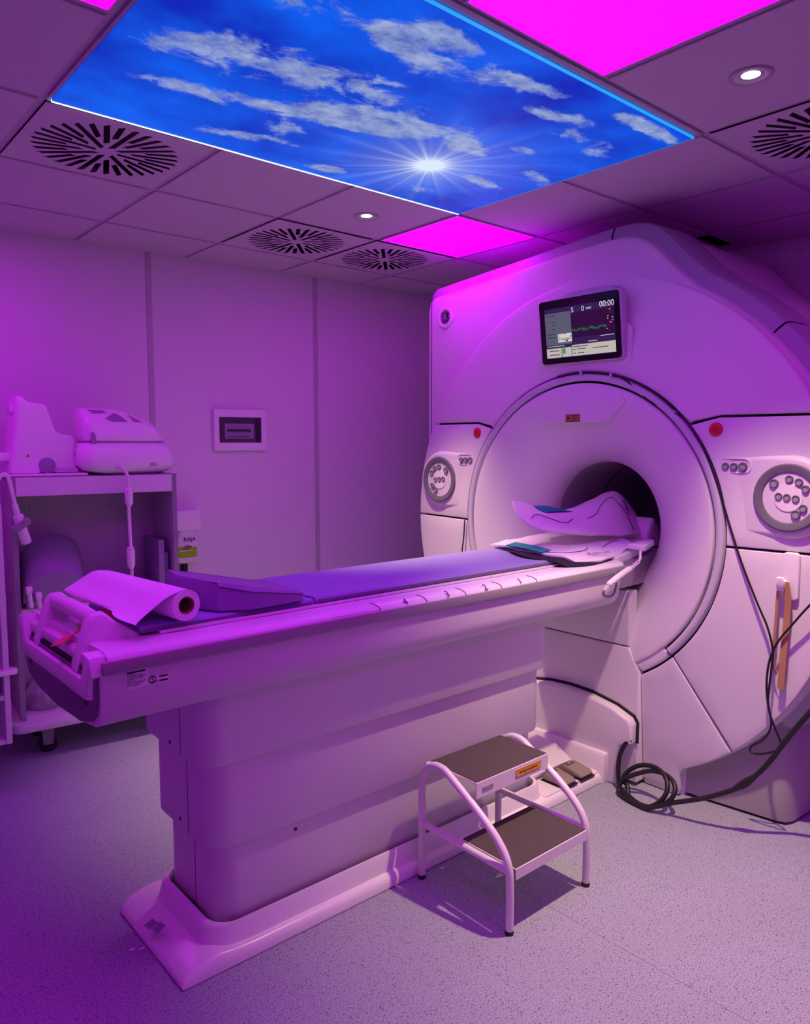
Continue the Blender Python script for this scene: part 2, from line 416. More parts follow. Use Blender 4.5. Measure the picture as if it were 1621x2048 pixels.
    blue = mixc(mth('MULTIPLY_ADD', n3, 2.2, -.65, True), (.0, .018, .42), (.0, .115, .82))
    shade = noise(9, 8, .7, .2)
    cl = mixc(mth('MULTIPLY_ADD', shade, 2.4, -.75, True), (.05, .10, .40), (.40, .48, .66))
    c = mixc(mth('MULTIPLY', cloud, .93), blue, cl)
    # sun with rays
    ang = mth('ARCTAN2', dy, dx)
    nr = nt.nodes.new('ShaderNodeTexNoise'); nr.noise_dimensions = '1D'; nr.inputs['Scale'].default_value = 7.5; nr.inputs['Detail'].default_value = 3; L.new(ang, nr.inputs['W'])
    spikes = mth('POWER', mth('ABSOLUTE', mth('COSINE', mth('MULTIPLY', ang, 9))), 14)
    rays = mth('ADD', mth('POWER', nr.outputs['Fac'], 3), mth('MULTIPLY', spikes, .45))
    ray_f = mth('MULTIPLY', rays, mth('MULTIPLY', mth('EXPONENT', mth('MULTIPLY', r, -7.5)), 1.0), None)
    core = mth('MULTIPLY', mth('EXPONENT', mth('MULTIPLY', r2, -260)), .95)
    halo = mth('MULTIPLY', mth('EXPONENT', mth('MULTIPLY', r, -8.5)), .55)
    sun = mth('ADD', mth('ADD', core, halo), ray_f, None, True)
    c = mixc(sun, c, (.62, .72, .86))
    L.new(c, b.inputs['Emission Color']); b.inputs['Emission Strength'].default_value = SKY_L
    return m
SX0, SX1, SY0, SY1 = .770, 2.535, 1.405, 2.552
sk = thing('sky_panel', (1.65, 1.98, CEIL-.004), 'large backlit ceiling panel printed with a blue sky, clouds and sunburst', 'light panel')
pm = bpy.data.meshes.new('sky_print'); M['sky'] = sky_mat(SX0, SX1, SY0, SY1)
o = obj('sky_print', box(SX0, SX1, SY0, SY1, CEIL-.010, CEIL+.02), 'sky', None, 0)
o.parent = sk; o.location = -sk.location
M['edge_glow'] = emit('panel_edge_led', (.75, .95, 1.0), 3.0)
M['edge_cyan'] = emit('panel_edge_led_cyan', (.02, .40, 1.0), .9)
obj('lit_edge', box(SX0, SX1, SY1, SY1+.005, CEIL-.012, CEIL-.004), 'edge_glow', sk, 0)
obj('lit_edge', box(SX0, SX1, SY0-.004, SY0, CEIL-.012, CEIL-.004), 'edge_cyan', sk, 0)
obj('lit_edge', box(SX1, SX1+.003, SY0, SY1, CEIL-.010, CEIL-.004), 'edge_cyan', sk, 0)
fr = box(SX0-.012, SX1+.012, SY1+.006, SY1+.012, CEIL-.008, CEIL+.02)
box(SX0-.012, SX1+.012, SY0-.03, SY0-.006, CEIL-.003, CEIL+.02, bm=fr); box(SX1+.004, SX1+.010, SY0, SY1, CEIL-.006, CEIL+.02, bm=fr); box(SX0-.012, SX0-.001, SY0, SY1, CEIL-.004, CEIL+.02, bm=fr)
obj('panel_frame', fr, 'bar', sk, 0)

# magenta panels
M['mag'] = emit('magenta_panel_light', MAGENTA, MAG_L); M['mag_edge'] = emit('magenta_panel_rim', (1, .25, 1), 1.4)
MAGL = {0: 'large magenta light panel at the top edge, beside the downlight', 1: 'magenta light panel cut by the frame in the top left corner',
        2: 'small magenta light panel above the scanner corner, touching the sky panel'}
for k, (i, j) in enumerate(MAGS):
    x0, y0 = GX0+.6*i, GY0+.6*j
    lp = thing('magenta_light_panel', (x0+.3, y0+.3, CEIL), MAGL.get(k, 'magenta light panel of the ceiling outside the picture'), 'light panel', 'magenta ceiling panels')
    obj('diffuser', box(x0+.022, x0+.578, y0+.022, y0+.578, CEIL-.001, CEIL+.01), 'mag', lp, 0)
    f = bmesh.new()
    for (a, b, c, d) in ((.0135, .5865, .0135, .021), (.0135, .5865, .579, .5865), (.0135, .021, .021, .579), (.579, .5865, .021, .579)):
        box(x0+a, x0+b, y0+c, y0+d, CEIL-.004, CEIL+.012, bm=f)
    obj('panel_frame', f, 'bar', lp, 0)

# swirl air diffusers: plates with real slots
VL = ['square swirl air vent at the corner of the sky panel, far left', 'swirl air vent in the middle, between the wall and the small downlight',
      'swirl air vent beside the small magenta panel, nearest the scanner', 'swirl air vent cut by the right edge of the frame']
def vent_bm():
    bm = bmesh.new(); loops = [[(-.2865, -.2865), (.2865, -.2865), (.2865, .2865), (-.2865, .2865)]]
    n = 32; cyc = [.032, .128, .078, .128]
    for k in range(n):
        a = 2*PI*k/n + .06; r0 = cyc[k % 4]; r1 = .248; hw = .0105; sk_ = .014
        ca, sa = math.cos(a), math.sin(a)
        loops.append([(r*ca - t*sa, r*sa + t*ca) for r, t in ((r0, -hw), (r1-sk_*.5, -hw), (r1+sk_*.5, hw), (r0+sk_, hw))])
    es = []
    for lp in loops:
        vs = [bm.verts.new((x, y, -.003)) for x, y in lp]
        es += [bm.edges.new((vs[i], vs[(i+1) % len(vs)])) for i in range(len(vs))]
    bmesh.ops.triangle_fill(bm, use_beauty=True, use_dissolve=False, edges=es)
    # drop faces that fell inside a slot
    kill = []
    for f in bm.faces:
        c = f.calc_center_median()
        for lp in loops[1:]:
            s = [(lp[(i+1) % 4][0]-lp[i][0])*(c.y-lp[i][1])-(lp[(i+1) % 4][1]-lp[i][1])*(c.x-lp[i][0]) for i in range(4)]
            if all(q > 0 for q in s) or all(q < 0 for q in s): kill.append(f); break
    bmesh.ops.delete(bm, geom=kill, context='FACES_ONLY')
    bmesh.ops.recalc_face_normals(bm, faces=bm.faces[:])
    r = bmesh.ops.extrude_face_region(bm, geom=bm.faces[:])
    bmesh.ops.translate(bm, verts=[g for g in r['geom'] if isinstance(g, bmesh.types.BMVert)], vec=(0, 0, .0015))
    return bm
vme = bpy.data.meshes.new('vent_plate'); vb = vent_bm(); bmesh.ops.recalc_face_normals(vb, faces=vb.faces[:]); vb.to_mesh(vme); vb.free(); vme.materials.append(M['tile'])
bxm = bpy.data.meshes.new('vent_box'); bb = box(-.28, .28, -.28, .28, .05, .06); bb.to_mesh(bxm); bb.free(); bxm.materials.append(M['dark'])
for k, (i, j) in enumerate(VENTS):
    v = thing('air_vent', (GX0+.6*i+.3, GY0+.6*j+.3, CEIL), VL[k], 'air vent', 'swirl vents in the ceiling')
    for nm, me in (('vent_plate', vme), ('vent_box', bxm)):
        c = bpy.data.objects.new(nm, me); COL.objects.link(c); c.parent = v

# downlights
M['bulb'] = emit('downlight_lens', (1.0, .93, .78), 9.0)
DLL = ['lit round downlight at upper right between magenta panel and vent', 'lit round downlight between the sky panel and the middle vent']
for k, (x, y) in enumerate(SPOTS):
    d = thing('downlight', (x, y, CEIL-.002), DLL[k] if k < 2 else 'round downlight of the ceiling outside the picture', 'downlight', 'recessed downlights')
    obj('trim_ring', lathe([(.0, .060), (-.005, .060), (-.007, .055), (-.004, .042), (.004, .031)], (x, y, CEIL-.002), 'z', 40), 'bar', d)
    obj('lens', lathe([(-.001, .001), (.0, .026), (.003, .032)], (x, y, CEIL-.002), 'z', 32), 'bulb', d)
    ld = bpy.data.lights.new('downlight_beam', 'SPOT'); ld.energy = SPOT_W; ld.color = SPOT_C; ld.spot_size = math.radians(73 if k == 0 else 69); ld.spot_blend = 1.0; ld.shadow_soft_size = .028
    lo = bpy.data.objects.new('downlight_beam', ld); COL.objects.link(lo); lo.parent = d; lo.location = (0, 0, -.012)

# ------------------------------------------------------------------ MRI scanner
CY, CZ, XF, XB = 2.094, 1.114, 2.858, 2.90; C2 = (CY, CZ); RD = 1.122; RO, RI = .700, .658
sc = thing('mri_scanner', (3.45, CY, 0), 'huge white MRI scanner with a round bore, control dials and a small screen', 'scanner')
def pol(r, deg): return (CY+r*math.cos(math.radians(deg)), CZ+r*math.sin(math.radians(deg)))
def aarc(r, d0, d1, n=30): return arc(C2, r, math.radians(d0), math.radians(d1), n)
def ang_z(r, z, right=True):
    t = math.degrees(math.asin((z-CZ)/r)); return 180-t if right else t     # +y is the far (left) side
G = .005
def dish(y, z): return .042*max(0., min(1.06, (math.hypot(y-CY, z-CZ)-.70)/.42))     # the front is a shallow cone
def panel(name, pts, X=XF, th=.05, bev=.009, m='cover', label=None, cone=True):
    bm = prism(yz(pts, X), (th, 0, 0), bev, 3)
    if cone:
        ys_ = [p[0] for p in pts]; zs_ = [p[1] for p in pts]
        for ax_, lo_, hi_ in ((1, min(ys_), max(ys_)), (2, min(zs_), max(zs_))):
            n_c = int((hi_-lo_)/.07)
            for k in range(1, n_c+1):
                co = [0, 0, 0]; no = [0, 0, 0]; co[ax_] = lo_+(hi_-lo_)*k/(n_c+1); no[ax_] = 1
                bmesh.ops.bisect_plane(bm, geom=bm.verts[:]+bm.edges[:]+bm.faces[:], plane_co=co, plane_no=no)
        for v in bm.verts: v.co.x += dish(v.co.y, v.co.z)
    o = obj(name, bm, m, sc)
    if label: o['label'] = label
    return o
# dark backing seen in the joints
obj('backing_plate', lathe([(XF+.068, RD-.02), (XF+.026, RO), (XF+.026, RI-.05), (XF+.034, RI-.05), (XF+.034, RO), (XF+.076, RD-.02), (XF+.068, RD-.02)], (0, CY, CZ), 'x', 96), 'dark', sc)
# joints end on the ring at 139 degrees / 41 degrees
zt, zb = 1.603, 1.096
rp, lp_ = pol(RO+G, 139), pol(RO+G, 41)
up = aarc(RD, ang_z(RD, zt+G, False), ang_z(RD, zt+G), 48)
up += [(1.443, zt+G), (rp[0]-.012, rp[1]+.010)] + aarc(RO+G, 139, 41, 36) + [(lp_[0]+.012, lp_[1]+.010), (2*CY-1.443, zt+G)]
panel('upper_front_panel', up)
def side_panel(right):
    sgn = (lambda y: y) if right else (lambda y: 2*CY-y)
    pts = [(1.443, zt-G), (rp[0]-.014, rp[1]-G)]
    pts += aarc(RO+G, 139.5, ang_z(RO+G, zb+G), 20)
    pts += aarc(RD, ang_z(RD, zb+G), ang_z(RD, zt-G), 20)
    return [(sgn(y), z) for y, z in pts]
pr_, pl_ = side_panel(True), side_panel(False)
ctrl = {}
ctrl['r'] = panel('control_panel', pr_, label='right control panel with dial'); ctrl['l'] = panel('control_panel', pl_, label='left control panel with dial')
low = aarc(RO+G, ang_z(RO+G, zb-G), 225, 26) + [pol(RD, 228.5)] + aarc(RD, 228.3, ang_z(RD, zb-G), 26)
panel('lower_front_panel', low); panel('lower_front_panel', [(2*CY-y, z) for y, z in low])
wed = [pol(RO+G, 225.6)] + aarc(RO+G, 226, 239, 8) + [(1.744, .50), (1.744, .03), (1.575, .03), (1.575, .105)] + [q for q in aarc(RD, 241.5, 229.2, 12)]
panel('foot_panel', wed); panel('foot_panel', [(2*CY-y, z) for y, z in wed])
seg_ = aarc(RO-G, 226, 239.2, 8) + aarc(RI-.01, 241, 226, 8)
panel('ring_end_piece', seg_, XF-.001); panel('ring_end_piece', [(2*CY-y, z) for y, z in seg_], XF-.001)
# lower centre panels below the table
tw = [(1.803, .859), (2*CY-1.803, .859), (2*CY-1.803, .618), (1.803, .618)]
panel('tower_panel', tw, 2.846, .06, .004, cone=False)
tl = [(1.803, .611), (2*CY-1.803, .611), (2*CY-1.748, .51), (2*CY-1.748, .02), (1.748, .02), (1.748, .51)]
panel('tower_panel', tl, 2.846, .07, .004, cone=False)
half = [(1.823, .0), (1.80, .185), (1.75, .205), (1.748, .286), (1.764, .310), (1.845, .342), (1.977, .366)]
dk = half + [(CY, .372)] + [(2*CY-y, z) for y, z in reversed(half)]
panel('docking_cover', dk, 2.794, .054, .012, cone=False)
panel('docking_gap', [(1.738, .20), (1.738, .291), (1.757, .321), (1.842, .353), (1.975, .378), (CY, .384), (2*CY-1.975, .378), (2*CY-1.842, .353), (2*CY-1.757, .321), (2*CY-1.74, .291), (2*CY-1.74, .20)], 2.840, .008, 0, 'dark', cone=False)
# ring and trumpet
obj('bore_ring', lathe([(XF+.02, RO-.005), (XF-.002, RO-.005), (XF-.007, RO-.010), (XF-.009, RO-.02), (XF-.007, RI+.011), (XF-.002, RI+.006), (XF+.02, RI+.006)], (0, CY, CZ), 'x', 120, math.radians(-45), math.radians(225)), 'ring', sc, 50)
prof = [(XF+.02, RI-.004), (XF-.002, RI-.005), (XF-.007, RI-.012), (XF-.006, .625), (XF+.004, .575), (XF+.022, .520), (XF+.048, .462), (XF+.082, .410), (XF+.120, .366), (XF+.158, .332), (XF+.195, .310), (XF+.23, .299), (XF+.26, .297)]
obj('bore_trumpet', lathe([(p.x, p.y) for p in catmull([(a, r, 0) for a, r in prof], 3)], (0, CY, CZ), 'x', 128), 'cover', sc, 60)
obj('bore_tube', lathe([(XF+.255, .2968), (XF+.60, .2965), (3.70, .2965), (3.90, .33), (4.00, .42), (4.04, .55)], (0, CY, CZ), 'x', 96), 'bore', sc, 60)
obj('bore_joint', lathe([(3.45, .2965), (3.452, .2945), (3.458, .2945), (3.46, .2965)], (0, CY, CZ), 'x', 96), 'dark', sc, 60)
# patient light housing at the top of the trumpet
lh = [(2.380, 1.687), (2.350, 1.632), (2.329, 1.602), (2.301, 1.590), (CY, 1.590), (1.955, 1.593), (1.925, 1.606), (1.888, 1.640), (1.851, 1.675)]
top_ = aarc(RI-.013, 111, 64, 20)
lo = obj('light_housing', prism(yz(lh + top_, XF-.010), (.10, 0, 0), .012, 3), 'cover', sc)
plate('warning_sticker', (XF-.0105, 2.122, 1.612), (0, -1, 0), (0, 0, 1), .078, .034, 'ink', lo, .0008)
plate('warning_sticker', (XF-.0112, 2.122, 1.612), (0, -1, 0), (0, 0, 1), .072, .029, 'bronze', lo, .0006)
plate('warning_sign', (XF-.0118, 2.145, 1.612), (0, -1, 0), (0, 0, 1), .012, .012, 'ink', lo, .0004)
for k in range(4): plate('print_line', (XF-.0118, 2.112, 1.622-.0065*k), (0, -1, 0), (0, 0, 1), .034, .0022, 'ink', lo, .0004)

# outer covers
body = [(3.19, .0)] + [(3.19, .25*k) for k in range(1, 9)] + [(3.19, 2.22), (3.178, 2.275), (3.14, 2.30), (2.80, 2.328), (2.49, 2.353), (2.20, 2.380), (2.03, 2.392), (1.94, 2.392), (1.875, 2.378), (1.82, 2.350), (1.775, 2.310), (1.73, 2.262), (1.66, 2.190), (1.59, 2.130), (1.50, 2.075)]
a_s = math.degrees(math.atan2(2.03-CZ, 1.42-CY)) % 360
rb = RD+.004
body += [(CY+rb*math.cos(math.radians(a)), CZ+rb*math.sin(math.radians(a))) for a in [a_s + (242-a_s)*k/40 for k in range(41)]]
body += [(1.57, .0)] + [(1.57+.18*k, .0) for k in range(1, 9)]
def sec(X, s, dz=0.):
    return [Vector((X, CY+(y-CY)*s, max(.0, CZ+(z-CZ)*s+dz*max(0, min(1, (z-1.3)/.8))) if z > .001 else 0.)) for y, z in body]
def hole(X, r):
    return [Vector((X, CY+(y-CY)/math.hypot(y-CY, z-CZ)*r, CZ+(z-CZ)/math.hypot(y-CY, z-CZ)*r)) for y, z in body]
obj('front_cover', loft([hole(XB+.036, RI-.06), hole(XB+.035, RI), sec(XB+.035, .985), sec(XB+.036, .992), sec(XB+.041, .999), sec(XB+.050, 1.003), sec(XB+.10, 1.005)], cap=False), 'cover', sc, 30)
obj('cover_seam', prism(yz([(3.160, .02), (3.164, .02), (3.164, 2.27), (3.160, 2.27)], XB+.0335), (.004, 0, 0)), 'ink', sc)
n_ = len(body); i0 = body.index((3.178, 2.275)); i1 = body.index((2.03, 2.392)); i2 = min(range(i1, n_), key=lambda i: abs(body[i][0]-1.31)+abs(body[i][1]-1.93)); i3 = body.index((1.57, .0))
rng = [(1, i1), (i1, i2), (i2, i3-1)]
for (a, b) in rng:
    def part(X, s):
        q = sec(X, s, .012)[a:b+1]
        d0 = (q[1]-q[0]).normalized()*.004; d1 = (q[-2]-q[-1]).normalized()*.004
        return [q[0]+d0]+q[1:-1]+[q[-1]+d1]
    obj('side_cover', loft([part(XB+.085, .96), part(XB+.09, 1.02), part(XB+.105, 1.045), part(XB+.14, 1.052), part(XB+.36, 1.056)], cap=False, closed=False), 'band', sc, 30)
obj('magnet_body', loft([sec(XB+.16, 1.0), sec(XB+.17, 1.04), sec(XB+.40, 1.05), sec(3.75, 1.052), sec(4.0, 1.052), sec(4.05, 1.03), hole(4.05, .56)], cap=False), 'cover', sc, 30)
bs = [(2.965, 1.19), (2.945, 1.60), (2.945, 2.9), (3.9, 2.9), (3.9, 1.19), (3.02, 1.155), (2.985, 1.160)]
bs = [(2.945, 2.9), (2.945, 1.56), (2.985, 1.21), (2.998, 1.175), (3.03, 1.160), (3.95, 1.10), (3.95, 2.9)]
obj('magnet_base', prism([(x, y, .75) for x, y in bs], (0, 0, -.738), .004, 1), 'base', sc, 50)
obj('base_plinth', prism([(x+.012, y+.012, .014) for x, y in bs], (0, 0, -.014)), 'dark', sc)
obj('foot_block', box(XF+.052, XB+.10, 1.582, 1.744, .004, .20, .004), 'cover', sc)

# emblem
ec = (XB+.0365, 3.050, 2.185)
em = obj('emblem', lathe([(.0, .058), (-.008, .057), (-.011, .050), (-.007, .039), (-.002, .039)], ec, 'x', 56), 'gloss', sc, 50)
em['label'] = 'round monogram emblem'
obj('emblem_disc', lathe([(-.004, .0005), (-.004, .037)], ec, 'x', 48), 'ink', em)
obj('emblem_line', lathe([(-.004, .0335), (-.0048, .0335), (-.0048, .0318), (-.004, .0318)], ec, 'x', 48), 'housing', em)
def on_em(pts): return [Vector((ec[0]-.0052, ec[1]-u, ec[2]+v)) for u, v in pts]
k_ = .0012
script = [[(-.002, .016), (-.008, .021), (-.014, .013), (-.012, .002), (-.004, .003), (-.003, .012), (-.007, -.004), (-.013, -.016), (-.018, -.016), (-.017, -.008), (-.008, .001)],
          [(.012, .017), (.007, .020), (.002, .013), (.005, .005), (.010, .006), (.004, .002), (.000, -.008), (.004, -.016), (.012, -.015), (.015, -.007), (.010, -.003), (.006, -.008)],
          [(-.006, .029), (.0, .0275), (.007, .029), (.004, .0245)], [(-.006, -.029), (.0, -.0275), (.007, -.029), (-.004, -.0245)],
          [(.029, -.006), (.0275, .0), (.029, .007), (.0235, .005)], [(-.029, -.006), (-.0275, .0), (-.029, .007), (-.0235, -.005)]]
for sgm in script: obj('monogram_stroke', tube(on_em(sgm), k_, 6, 5), 'housing', em)

# monitor, leaning forward
mt = Vector((2.800, 2.080, 2.143)); mb = Vector((2.838, 2.080, 1.862))
muv = (mt-mb).normalized(); mc = (mt+mb)/2; mw, mh = .425, (mt-mb).length
MF = frame(mc, (0, -1, 0), muv)          # local x right, y up, z towards the viewer
def mpts(pts, z): return [MF @ Vector((x, y, z)) for x, y in pts]
mnz = MF.to_3x3() @ Vector((0, 0, 1))
mon = obj('monitor', prism(mpts(rrect(mw+.020, mh+.014, .022), -.006), mnz*-.036, .008, 3), 'housing', sc, 50)
mon['label'] = 'small tilted touch screen above the bore'
obj('bezel', prism(mpts(rrect(mw, mh, .016), .0), mnz*-.008, .002, 2), 'bezel', mon, 50)
obj('monitor_hood', prism([MF @ Vector((x, y, -.03)) for x, y in [(-.17, .135), (-.14, .150), (-.05, .166), (.06, .171), (.15, .168), (.175, .160), (.18, .130)]], mnz*-.05, .008, 2), 'housing', mon)
obj('monitor_neck', prism(mpts([(-.10, -.08), (.12, -.08), (.12, .09), (-.10, .09)], -.03), mnz*-.10, .01, 2), 'housing', mon)
obj('mount_recess', prism(yz([(2.345, 1.84), (2.325, 1.822), (1.86, 1.822), (1.835, 1.85), (1.835, 1.99), (1.86, 2.01), (2.32, 2.01), (2.345, 1.99)], XF+.004), (.012, 0, 0), .005, 2), 'cover', sc)
scr = {'s_grey': ((.16, .17, .24), .55), 's_dark': ((.016, .001, .020), 1.0), 's_bar': ((.035, .015, .10), .6), 's_white': ((.80, .74, .66), .62), 's_green': ((.03, .45, .05), .7), 's_text': ((.8, .8, .82), .8), 's_ink': ((.02, .02, .05), .3), 's_bright': ((.8, .78, .7), .75), 's_red': ((.3, .02, .04), .7), 's_gdark': ((.0, .18, .03), .8)}
for k, (c, s_) in scr.items(): M[k] = emit('screen_'+k[2:], c, s_)
def S_(x0, y0, x1, y1, m, name, z=.0012):   # screen content in fractions of the screen, y down
    W, H = mw*.87, mh*.78; ox, oy = -W/2+.004, H/2-.006
    pts = [(ox+x*W, oy-y*H) for x, y in ((x0, y0), (x0, y1), (x1, y1), (x1, y0))]
    return obj(name, prism(mpts(pts, z), mnz*-.001), m, mon, 0)
S_(0, 0, 1, 1, 's_bar', 'screen'); S_(0, .09, .39, .735, 's_grey', 'screen_field', .0016); S_(.395, .14, 1, .63, 's_dark', 'screen_field', .0016)
S_(.0, .80, .225, .99, 's_white', 'screen_field', .0016); S_(.235, .80, .375, .99, 's_white', 'screen_field', .0016); S_(.385, .77, 1, .99, 's_white', 'screen_field', .0016)
S_(.245, .81, .285, .925, 's_green', 'screen_icon', .002); S_(.185, .52, .39, .69, 's_bright', 'screen_icon', .002)
for (x0, y0, x1, y1) in ((.20, .53, .205, .66), (.225, .63, .375, .64), (.29, .50, .30, .54), (.30, .65, .33, .68), (.37, .57, .385, .60)): S_(x0, y0, x1, y1, 's_ink', 'screen_mark', .0023)
for (x0, x1, y) in ((.02, .15, .135), (.08, .15, .265), (.12, .15, .335), (.10, .15, .41), (.03, .15, .505), (.03, .15, .57)): S_(x0, y, x1, y+.012, 's_ink', 'screen_mark', .002)
for (x0, x1, y) in ((.05, .19, .845), (.05, .20, .925), (.40, .44, .86), (.46, .58, .85), (.68, .90, .86), (.40, .62, .80), (.40, .44, .93), (.46, .56, .93)): S_(x0, y, x1, y+.014, 's_ink', 'screen_mark', .002)
for (x0, x1, y) in ((.02, .28, .755), (.62, .75, .725), (.80, .985, .645)): S_(x0, y, x1, y+.010, 's_text', 'screen_mark', .002)
random.seed(3); wv = bmesh.new(); W, H = mw*.87, mh*.78
for k in range(44):
    x = .398+.50*k/44; y = .475+.015*math.sin(k*.45)+random.uniform(-.012, .012); hgt = random.uniform(.008, .034)
    pts = [(-W/2+.004+xx*W, H/2-.006-yy*H) for xx, yy in ((x, y-hgt), (x, y+hgt), (x+.009, y+hgt*.8), (x+.009, y-hgt*.6))]
    prism(mpts(pts, .002), mnz*-.0008, bm=wv)
obj('waveform_trace', wv, 's_gdark', mon, 0)
for k in range(14):
    x, y = .885+.09*random.random(), .16+.42*random.random(); S_(x, y, x+.014, y+.016, 's_red' if k % 2 else 's_text', 'screen_mark', .002)
def ST(s_, x, y, size, m='s_text'):
    o_ = MF @ Vector((-W/2+.004+x*W, H/2-.006-y*H, .0018)); text('screen_text', s_, o_, (0, -1, 0), muv, size, m, mon, ext=.0002)
ST('S', .42, .085, .030); ST('0', .57, .085, .030); ST('mm', .655, .085, .018); ST('00:00', .905, .06, .034); ST('1  Body Anterior', .115, .85, .0085, 's_ink'); ST('2  Spine Posterior', .118, .93, .0085, 's_ink'); ST('Anterior', .285, .61, .016, 's_ink')

# control dials (mirrored)
def dial(side):
    m_ = (lambda y: y) if side == 'r' else (lambda y: 2*CY-y)
    XD = XF+.034; par = ctrl[side]; yc, zc = m_(1.168), 1.300
    # raised pad: round at the dial, running out towards the ring
    P = arc((1.168, zc), .154, math.radians(88), math.radians(272), 28)
    P = [p for p in P if math.hypot(p[0]-CY, p[1]-CZ) < RD-.010]
    P = [(1.30, 1.452)] + P + [(1.30, 1.150), (1.36, 1.150)] + aarc(RO+.016, ang_z(RO+.016, 1.152), ang_z(RO+.016, 1.448), 8) + [(1.42, 1.449)]
    pts = [(m_(y), z) for y, z in P]
    obj('dial_pad', prism(yz(pts, XD-.026), (.05, 0, 0), .024, 5), 'cover', par, 60)
    c = (XD-.026, yc, zc)
    obj('dial_ring', lathe([(.010, .125), (-.007, .125), (-.010, .1225), (-.0105, .118), (-.005, .095), (.004, .091), (.016, .091)], c, 'x', 64), 'rubber', par, 50)
    obj('keypad', lathe([(.004, .092), (.002, .090), (.002, .056), (.0045, .055), (.0045, .053), (-.003, .051), (-.004, .001)], c, 'x', 56), 'gloss', par, 40)
    spots = [(-.033, .003, .0125), (-.003, .0, .0125), (.028, -.003, .0125), (-.052, .050, .015), (.002, .068, .0125), (.036, .058, .0125), (.060, .034, .0125), (.055, -.036, .0125), (.030, -.060, .015)]
    for u, v, r in spots:
        y = yc-u if side == 'r' else yc+u
        b = obj('button', lathe([(.003, r*1.12), (-.006, r*1.12), (-.008, r), (-.007, r*.72), (-.005, r*.70)], (c[0], y, zc+v), 'x', 20), 'rubber', par, 50)
        obj('button_cap', lathe([(-.005, .0005), (-.0055, r*.72)], (c[0], y, zc+v), 'x', 20), 'button', par)
    # recessed capsule with three buttons
    cy0 = m_(1.372); z0 = 1.412
    cap_ = arc((cy0-.036, z0), .027, math.radians(90), math.radians(270), 10) + arc((cy0+.036, z0), .027, math.radians(-90), math.radians(90), 10)
    rim = bmesh.new()
    loft([yz([(cy0+(y-cy0)*s, z0+(z-z0)*s) for y, z in cap_], X) for X, s in ((XD-.02, 1.10), (XD-.0285, 1.08), (XD-.030, 1.0), (XD-.027, .92), (XD-.0262, .88))], cap=False, bm=rim)
    obj('button_recess', rim, 'gloss', par, 50)
    for u, r in ((.034, .0125), (.001, .0125), (-.034, .015)):
        y = cy0+(u if side == 'r' else u)
        if side == 'l': y = cy0+u
        obj('button', lathe([(.002, r*1.12), (-.007, r*1.12), (-.009, r), (-.008, r*.72), (-.006, r*.70)], (XD-.0265, y, z0-.003), 'x', 20), 'rubber', par, 50)
        obj('button_cap', lathe([(-.006, .0005), (-.0065, r*.72)], (XD-.0265, y, z0-.003), 'x', 20), 'button', par)
    ey = m_(1.452) if side == 'r' else 2.735
    obj('stop_button', lathe([(.004, .027), (-.005, .027), (-.008, .024), (-.007, .0005)], (XF+.009, ey, 1.552), 'x', 36), 'red', par, 50)
    obj('stop_symbol', lathe([(-.0075, .0185), (-.009, .0175), (-.0085, .0165), (-.0072, .0155)], (XF+.009, ey, 1.552), 'x', 28), 'red', par)
    tri = [Vector((XF+.009-.0088, ey+.011*math.cos(t), 1.552+.011*math.sin(t))) for t in (PI/6, 5*PI/6, 1.5*PI)]
    obj('stop_symbol', tube(tri, .0012, 6, 1, closed=True, smooth=False), 'red', par)
dial('r'); dial('l')

# wall hook with elastic bands on the right lower panel
XH = XF+.0245
hk = thing('hook', (XH, 1.15, 1.0), 'white adhesive hook on the lower right front of the scanner', 'hook')
obj('hook_plate', prism(yz([(1.150+x, 1.010+z) for x, z in rrect(.060, .178, .016)], XH-.012), (.0125, 0, 0), .006, 3), 'gloss', hk, 50)
hb = prism([(XH-.008, 1.160, .975), (XH-.034, 1.160, .955), (XH-.046, 1.160, .972), (XH-.046, 1.160, 1.005), (XH-.039, 1.160, 1.008), (XH-.036, 1.160, .985), (XH-.020, 1.160, .987), (XH-.008, 1.160, 1.0)], (0, .026, 0), .003, 2, both=True)
obj('hook_arm', hb, 'gloss', hk, 50)
def band_loop(pts, hw, label):
    b_ = tag(obj('elastic_band', ribbon(pts, hw, .002), 'band_tan'), label, 'elastic band', 'elastic bands on the hook'); return b_
band_loop([(XH-.027, 1.182, .991), (XH-.026, 1.186, .93), (XH-.022, 1.190, .82), (XH-.020, 1.196, .70), (XH-.019, 1.188, .655), (XH-.018, 1.180, .638)], Vector((.002, .006, 0)), 'narrow tan elastic band hanging left on the hook')
band_loop([(XH-.028, 1.158, .991), (XH-.022, 1.150, .93), (XH-.016, 1.153, .85), (XH-.015, 1.160, .72), (XH-.014, 1.163, .64), (XH-.012, 1.166, .580)], Vector((0, .012, 0)), 'wide tan elastic band hanging right on the hook')

# ------------------------------------------------------------------ patient table
TY = 2.088
tb = thing('patient_table', (1.65, TY, 0), 'long white motorised patient table on a telescopic pedestal, docked to the scanner', 'table')
